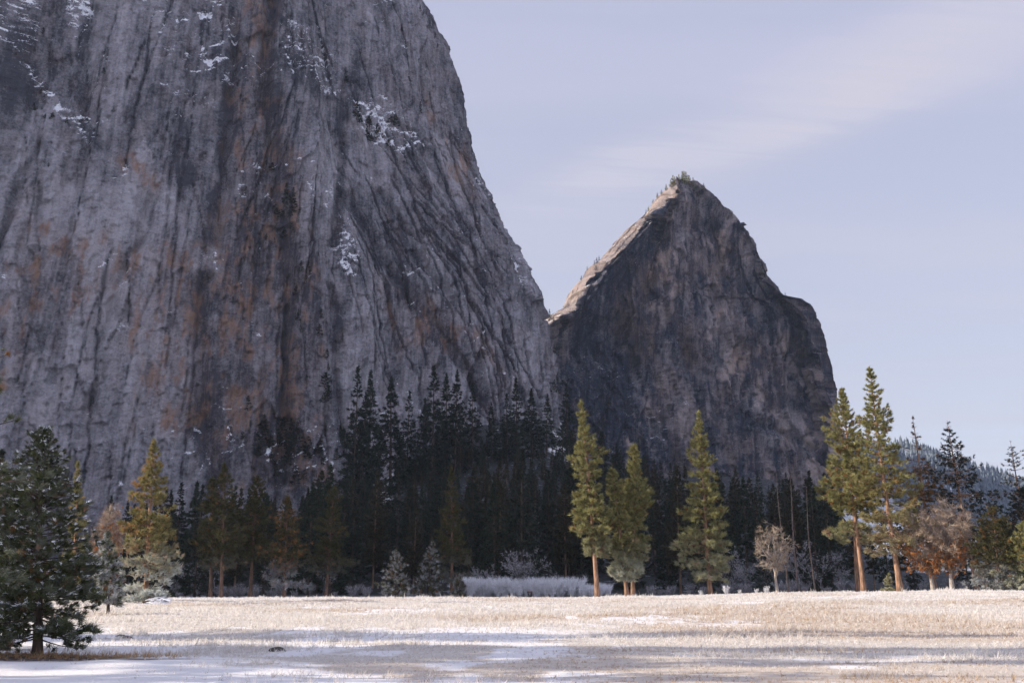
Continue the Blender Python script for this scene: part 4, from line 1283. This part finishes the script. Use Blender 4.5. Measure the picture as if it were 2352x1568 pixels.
scr = []
for i in range(3):
    a = conifer_arrays(400 + i, 10, 2.8, crown0=.03, profile=('broad', 'cone', 'fir')[i], nbr=34, tuftL=1.1, tuftW=.3, nblade=8, tufts=5, r0=.2, gap=.5)
    (tv, tq), (V, T, c), _ = a; n0 = len(tv)
    scr.append(mesh_np('cliff_pine', np.concatenate((tv, V)), [tq, T + n0], [M['darkbark'], M['fir']], {'tuft': np.concatenate((np.full((n0, 4), .4), c))}, matidx=np.concatenate((np.zeros(len(tq)), np.ones(len(T))))))
scr.append(bpy.data.meshes.get(scr[1].name).copy()); scr[3].materials[1] = M['pine']


def rockpine(bv, px, py, hpx, label, group, k=None, wide=1.0):
    h = None
    for dy in range(0, 40, 3):
        h = on_rock(bv, px, py + dy)
        if h is not None: break
    if h is None: return
    k = rngF.integers(3) if k is None else k
    o = bpy.data.objects.new('cliff_pine', scr[k]); C.objects.link(o)
    s = hpx / F * h.length / 10 * 1.05
    o.location = h - Vector((0, 0, .06 * s * 10)); o.scale = (s * wide, s * wide, s); o.rotation_euler = (0, 0, rngF.uniform(0, 6))
    tag(o, label, 'pine tree', group)


bvA = bvh_of(cliff); bvB = bvh_of(peak)
CL = [('on the dark groove halfway up the great cliff', (650, 500), 22, 34, 9, 22), ('on the snowy shelf high on the great cliff', (875, 290), 60, 40, 14, 20), ('along the dark corner low on the great cliff', (700, 700), 45, 130, 10, 20),
      ('on the ledges at the foot of the great cliff', (680, 1035), 80, 55, 40, 30), ('on the ledges at the foot of the great cliff', (600, 1010), 30, 30, 8, 24), ('in the gully between the great cliff and the peak', (1285, 800), 14, 70, 10, 20), ('high on the upper left of the great cliff', (170, 240), 130, 140, 10, 11),
      ('in the cracks of the middle of the great cliff', (620, 350), 20, 160, 9, 14), ('along the dark corner low on the great cliff', (745, 900), 20, 60, 8, 24)]
for w, (cx_, cy_), sx, sy, n, hp in CL:
    for i in range(n):
        rockpine(bvA, rngF.normal(cx_, sx * .6), rngF.normal(cy_, sy * .6), hp * rngF.uniform(.6, 1.4), 'dark scrubby pine rooted ' + w, 'scrubby pines ' + w, wide=rngF.uniform(1.2, 2.2))
for px, py, hp, lb in ((820, 270, 44, 'larger dark pine standing at the top of the snowy shelf on the cliff'), (965, 258, 26, 'lone dark pine on the upper right face of the great cliff'), (792, 190, 40, 'dark pine at the head of the long groove high on the cliff'),
                   (1164, 560, 16, 'small pine on the right skyline of the great cliff above a snow patch'), (655, 470, 50, 'largest dark pine in the groove halfway up the great cliff'), (672, 470, 40, 'dark pine beside the largest one in the groove halfway up')):
    rockpine(bvA, px, py, hp, lb, None, 1)
for px, py in ((968, 16), (975, 26), (1001, 72), (1003, 78), (990, 50), (1008, 100)):
    rockpine(bvA, px - 3, py + 8, rngF.uniform(9, 14), 'small pine on the top right skyline of the great cliff', 'skyline pines of the great cliff')
# summit of the peak
for px, py, hp in ((1555, 432, 20), (1562, 428, 24), (1568, 426, 26), (1574, 426, 24), (1580, 428, 22), (1586, 432, 20), (1548, 436, 16), (1540, 444, 15), (1532, 452, 13), (1590, 436, 18), (1525, 458, 12), (1596, 442, 14), (1604, 440, 16), (1518, 464, 12), (1510, 470, 11), (1552, 430, 20), (1571, 424, 24), (1578, 426, 20)):
    rockpine(bvB, px + (px - 1568) * .35, py - 6, hp * rngF.uniform(.75, 1.15), 'sunlit pine in the small grove crowning the summit of the peak', 'pines on the summit of the peak', 3, 1.3)
for px, py, hp, lb in ((1610, 445, 12, 'pine just below the summit grove on the right shoulder of the peak'), (1627, 452, 13, 'second pine down the right shoulder of the peak'), (1646, 462, 10, 'third pine down the right shoulder of the peak'), (1755, 615, 20, 'pine halfway down the right skyline of the peak'), (1762, 632, 18, 'lower pine halfway down the right skyline of the peak'),
                       (1808, 676, 10, 'small pine on the knob low on the right skyline of the peak'), (1875, 722, 10, 'small pine beneath the knob on the right skyline of the peak'), (1480, 486, 10, 'small pine midway on the sunlit left edge of the peak'), (1372, 594, 12, 'pine on the bump low on the sunlit left edge of the peak'), (1312, 668, 9, 'lowest pine on the sunlit left edge of the peak'), (1345, 612, 9, 'pine below the bump on the sunlit left edge')):
    rockpine(bvB, px - (4 if px > 1590 else -4), py + 5, hp, lb, None, 1)
for i in range(95):
    gy = rngF.uniform(600, 1090)
    rockpine(bvB, rngF.uniform(1330 - (gy - 600) * .06, 1470 + (gy - 600) * .06), gy, rngF.uniform(7, 13) + (gy > 930) * rngF.uniform(6, 22), 'dark scrub pine in the shaded left gully of the peak', 'scrub pines in the left gully of the peak', None, 1.3)
p = at(1258, 722, 1560); rockpine(bvB, 1262, 735, 26, 'pine standing in the notch between the great cliff and the peak', None, 2)
for px, py, hp in ((1272, 738, 14), (1250, 742, 14), (1285, 730, 10)):
    rockpine(bvB, px, py, hp, 'small pine beside the tall one in the notch between cliff and peak', 'small pines in the notch')

# ------------------------------------------------------------------ far wooded hill at right
zh, xh = None, None
hx = np.linspace(560, 2900, 160); hy = np.linspace(1500, 4400, 130)
HX, HY = np.meshgrid(hx, hy)
crest_px = np.array([1850, 1960, 2050, 2100, 2160, 2230, 2290, 2352, 2420, 2600, 2900]); crest_py = np.array([960, 985, 1008, 1016, 1044, 1062, 1080, 1106, 1135, 1150, 1120])
def hill_h(x, y):
    yc = 2260 + .28 * (x - 900)                          # the crest runs away to the right
    u = x / yc
    t = np.interp(u, crest_u, crest_t) * yc
    pr = np.clip(1 - np.abs(y - yc) / 760, 0, 1) ** 1.1
    return t * pr + 30 * fbm(x / 220, y / 220, 4, 210) * pr * (1 - pr * .9) - 12


cu = np.array([at(a, b_, 1.0) - np.array((0, 0, EYE)) for a, b_ in zip(crest_px, crest_py)]); crest_u = cu[:, 0]; crest_t = cu[:, 2]
HZ = hill_h(HX, HY)
i_ = np.arange(HX.size).reshape(HX.shape); Qh = np.stack((i_[:-1, :-1], i_[:-1, 1:], i_[1:, 1:], i_[1:, :-1]), -1).reshape(-1, 4)
mh, nt, out = newmat('wooded_hill'); N = NT(nt); tch = N.n('ShaderNodeTexCoord')
n1 = N.noise(tch.outputs['Object'], .012, 6, .7); c = N.mix(N.mapr(n1, .45, .60), (.05, .06, .06), (.6, .62, .66))
p = N.n('ShaderNodeBsdfPrincipled'); N.l(c, p.inputs['Base Color']); p.inputs['Roughness'].default_value = .9; N.l(p.outputs[0], out.inputs[0])
tag(link('hill', mesh_np('hill', np.stack((HX, HY, HZ), -1).reshape(-1, 3), [Qh], mh, smooth=True)), 'distant blue wooded hill dusted with snow at far right', 'hill', kind='structure')
rng = np.random.default_rng(3); n = 12000
x = rng.uniform(700, 2100, n); y = 2260 + .28 * (x - 900) + rng.uniform(-640, 60, n)
dens = fbm(x / 110, y / 110, 3, 220) + .55 * sstep(.36, .40, x / y) ; m = dens > .0
x = x[m]; y = y[m]; n = len(x); z = hill_h(x, y)
P = np.stack((x, y, z), -1); VV = []; TT = []
hh = rng.uniform(14, 30, n)
for lv, (z0, z1, rr) in enumerate(((.05, .62, .20), (.35, .85, .14), (.65, 1.0, .09))):
    k = 6; th = np.arange(k) / k * 2 * math.pi + rng.uniform(0, 6, n)[:, None]
    r_ = hh[:, None] * rr * rng.uniform(.6, 1.3, (n, k))
    ring = P[:, None, :] + np.stack((np.cos(th) * r_, np.sin(th) * r_, hh[:, None] * z0 + rng.normal(0, .04, (n, k)) * hh[:, None]), -1)
    tip = P + np.stack((np.zeros(n), np.zeros(n), hh * z1), -1)
    base = len(VV) and sum(len(v) for v in VV)
    V_ = np.concatenate((ring, tip[:, None, :]), 1).reshape(-1, 3)
    ii = np.arange(n)[:, None] * (k + 1)
    T_ = np.stack((ii + np.arange(k), ii + (np.arange(k) + 1) % k, np.broadcast_to(ii + k, (n, k))), -1).reshape(-1, 3) + base
    VV.append(V_); TT.append(T_)
V_ = np.concatenate(VV); cc = np.stack((rng.random(len(V_)), np.full(len(V_), .2), np.zeros(len(V_)), np.ones(len(V_))), -1)
tag(link('far_forest', mesh_np('far_forest', V_, [np.concatenate(TT)], M['hillfir'], {'tuft': cc})), 'far off mass of conifers covering the blue hill', 'forest', kind='stuff')

# ------------------------------------------------------------------ meadow grass
rng = np.random.default_rng(55); n = 190000
D = 9 + (232 - 9) * rng.random(n) ** 1.15; x = rng.uniform(-.60, .60, n) * D + rng.normal(0, 1, n)
keep = rng.random(n) < grass_amount(x, D) * .95 + .05 * (x > path_edge(D) - 6)
keep |= (rng.random(n) < .07 * sstep(-9, 1, x - path_edge(D)))
keep |= (np.hypot((x + 12.5) / 3.6, (D - 27.0) / 1.2) < 1) & (rng.random(n) < .9)
x = x[keep]; D = D[keep]; n = len(x)
P = np.stack((x, D, ground_h(x, D) - .02), -1)
tall = .6 + .8 * sstep(-.1, .5, fbm(x / 4, D / 4, 3, 95))
Lg = rng.uniform(.10, .28, n) * tall * np.clip(D / 40, .75, 1.25)
Wg = np.clip(.0006 * D, .008, .12)
crest = (np.abs(x / D - .018) > .012) * sstep(170, 188, D) * sstep(216, 205, D) * sstep(.05, .4, fbm(x / 7, D / 6, 3, 97))
Lg = Lg * (1 + 1.9 * crest * rng.random(n))
rusty = .95 * sstep(.02, .5, fbm(x / 16 + 9, D / 22, 3, 77) + .5 * sstep(.02, .2, x / D) * sstep(30, 44, D) * (1 - sstep(70, 130, D))) * rng.uniform(.2, 1, n)
nearb = sstep(35, 29, D) * sstep(-2, 3, x) * sstep(-.25, .2, fbm(x / 5, D / 2.5, 3, 99))  # browner near grass: partly dry stalks, partly shadow bands put into the colour
rusty = np.maximum(rusty, nearb * rng.uniform(.45, 1, n))
lit_ = (np.hypot((x + 12.5) / 4.5, (D - 26.7) / 1.9) < 1).astype(float)
frost = np.clip(rng.normal(.64, .25, n) + .3 * sstep(90, 190, D) - .35 * rusty - .3 * nearb, 0, 1) * (1 - lit_)
col = np.stack((rng.random(n), frost, np.maximum(rusty, lit_), np.ones(n)), -1)
dirs = np.stack((rng.normal(.12, .35, n), rng.normal(0, .35, n), np.ones(n)), -1)
V, T, c = blades(rng, P, dirs, Lg, Wg, 6, .48, col, back=0)
mg = foliage_mat('frosted_dry_grass', (.43, .385, .32), (.58, .525, .45), brown=(.40, .265, .145), frost=(.76, .74, .725), trans=.5)
tag(link('meadow_grass', mesh_np('meadow_grass', V, [T], mg, {'tuft': c})), 'frosted dry grass covering the meadow', 'grass', kind='stuff')

# ------------------------------------------------------------------ two walkers far out on the meadow
def walker(px, D, label, jacket, legs_c, hair_c, rz, arms):
    b = stand(px, D); root = empty('person', b, rz); tag(root, label, 'person', None)
    skinm = plain_mat('skin', (.5, .32, .24), .6)
    def skin(name, verts, edges, radii, mat, lev=1):
        me = bpy.data.meshes.new(name); me.from_pydata(verts, edges, []); me.materials.append(mat)
        o = link(name, me, root); md = o.modifiers.new('skin', 'SKIN'); md.use_smooth_shade = True
        for i, r in enumerate(radii): me.skin_vertices[0].data[i].radius = (r, r)
        me.skin_vertices[0].data[0].use_root = True
        s = o.modifiers.new('smooth', 'SUBSURF'); s.levels = lev; s.render_levels = lev
        return o
    me0 = bpy.data.meshes.new('x')
    V_ = [(0, 0, .95), (0, 0, 1.2), (0, 0, 1.42), (0, -.01, 1.5), (0, -.02, 1.56), (0, -.025, 1.66), (0, 0, 1.74)]
    Rr = [.13, .12, .13, .055, .05, .085, .06]; E = [(i, i + 1) for i in range(6)]
    # nose, chin and ears on the head
    for p_, r_ in (((0, -.115, 1.645), .014), ((0, -.085, 1.59), .03), ((.085, -.01, 1.65), .014), ((-.085, -.01, 1.65), .014)):
        V_.append(p_); Rr.append(r_); E.append((5, len(V_) - 1))
    for s in (-1, 1):
        i = len(V_); V_ += [(.1 * s, 0, .9), (.11 * s, -.04 * s, .5), (.11 * s, .06 * s, .09), (.115 * s, .06 * s - .17, .04)]; Rr += [.09, .06, .045, .035]; E += [(0, i), (i, i + 1), (i + 1, i + 2), (i + 2, i + 3)]
        i = len(V_); V_ += [(.19 * s, 0, 1.4), (.25 * s, .03, 1.14), (.25 * s, -.08 + .05 * s, .90), (.25 * s, -.11 + .05 * s, .82)]; Rr += [.055, .045, .033, .026]; E += [(2, i), (i, i + 1), (i + 1, i + 2), (i + 2, i + 3)]
        for f in range(4):
            j = len(V_); fx = .25 * s + (f - 1.5) * .018; fy = -.115 + .05 * s; l_ = (.07, .085, .08, .06)[f]
            V_ += [(fx, fy - .01, .78), (fx, fy + .005, .78 - l_)]; Rr += [.009, .008]; E += [(i + 3, j), (j, j + 1)]
        j = len(V_); V_ += [(.25 * s - .035 * s, -.15 + .05 * s, .81), (.25 * s - .045 * s, -.165 + .05 * s, .77)]; Rr += [.01, .009]; E += [(i + 3, j), (j, j + 1)]
    skin('body', V_, E, Rr, skinm)
    # jacket and trousers follow the limbs
    Vj = [(0, 0, .86), (0, 0, 1.2), (0, 0, 1.42), (0, -.01, 1.49)]; Rj = [.17, .155, .155, .075]; Ej = [(0, 1), (1, 2), (2, 3)]
    for s in (-1, 1):
        i = len(Vj); Vj += [(.19 * s, 0, 1.4), (.25 * s, .03, 1.14), (.25 * s, -.07 + .05 * s, .93)]; Rj += [.075, .062, .05]; Ej += [(2, i), (i, i + 1), (i + 1, i + 2)]
    skin('jacket', Vj, Ej, Rj, plain_mat('jacket_cloth', jacket))
    Vt = [(0, 0, .93)]; Rt = [.145]; Et = []
    for s in (-1, 1):
        i = len(Vt); Vt += [(.1 * s, 0, .86), (.11 * s, -.04 * s, .5), (.11 * s, .06 * s, .10)]; Rt += [.11, .08, .065]; Et += [(0, i), (i, i + 1), (i + 1, i + 2)]
    skin('trousers', Vt, Et, Rt, plain_mat('trouser_cloth', legs_c))
    skin('hair', [(0, .02, 1.70), (0, .045, 1.64), (0, .05, 1.54)], [(0, 1), (1, 2)], [.092, .085, .05], plain_mat('hair', hair_c))


walker(1213.5, 240, 'person in dark clothes standing on the meadow before the white thicket, left of two', (.02, .022, .03), (.02, .02, .025), (.03, .02, .015), .2, 0)
walker(1220.5, 241, 'person in a dark jacket with long fair hair before the white thicket, right of two', (.05, .035, .03), (.015, .015, .02), (.55, .33, .13), -.3, 0)

# ------------------------------------------------------------------ the cold blue air of the valley
mz, nt, out = newmat('valley_haze')
pv = nt.nodes.new('ShaderNodeVolumePrincipled'); pv.inputs['Color'].default_value = (.70, .84, 1.0, 1); pv.inputs['Density'].default_value = HAZE; pv.inputs['Anisotropy'].default_value = .2
nt.links.new(pv.outputs[0], out.inputs['Volume'])
hx0, hy0, hy1, hz0, hz1 = 6600, -450, 6500, -45, 985
Vh = np.array([(x, y, z) for x in (-hx0, hx0) for y in (hy0, hy1) for z in (hz0, hz1)], float)
Qh = np.array([(0, 1, 3, 2), (4, 6, 7, 5), (0, 4, 5, 1), (2, 3, 7, 6), (0, 2, 6, 4), (1, 5, 7, 3)])
tag(link('haze', mesh_np('haze', Vh, [Qh], mz)), 'thin cold blue haze filling the valley', 'haze', kind='stuff')
SC.cycles.volume_bounces = 1
SC.cycles.use_denoising = True
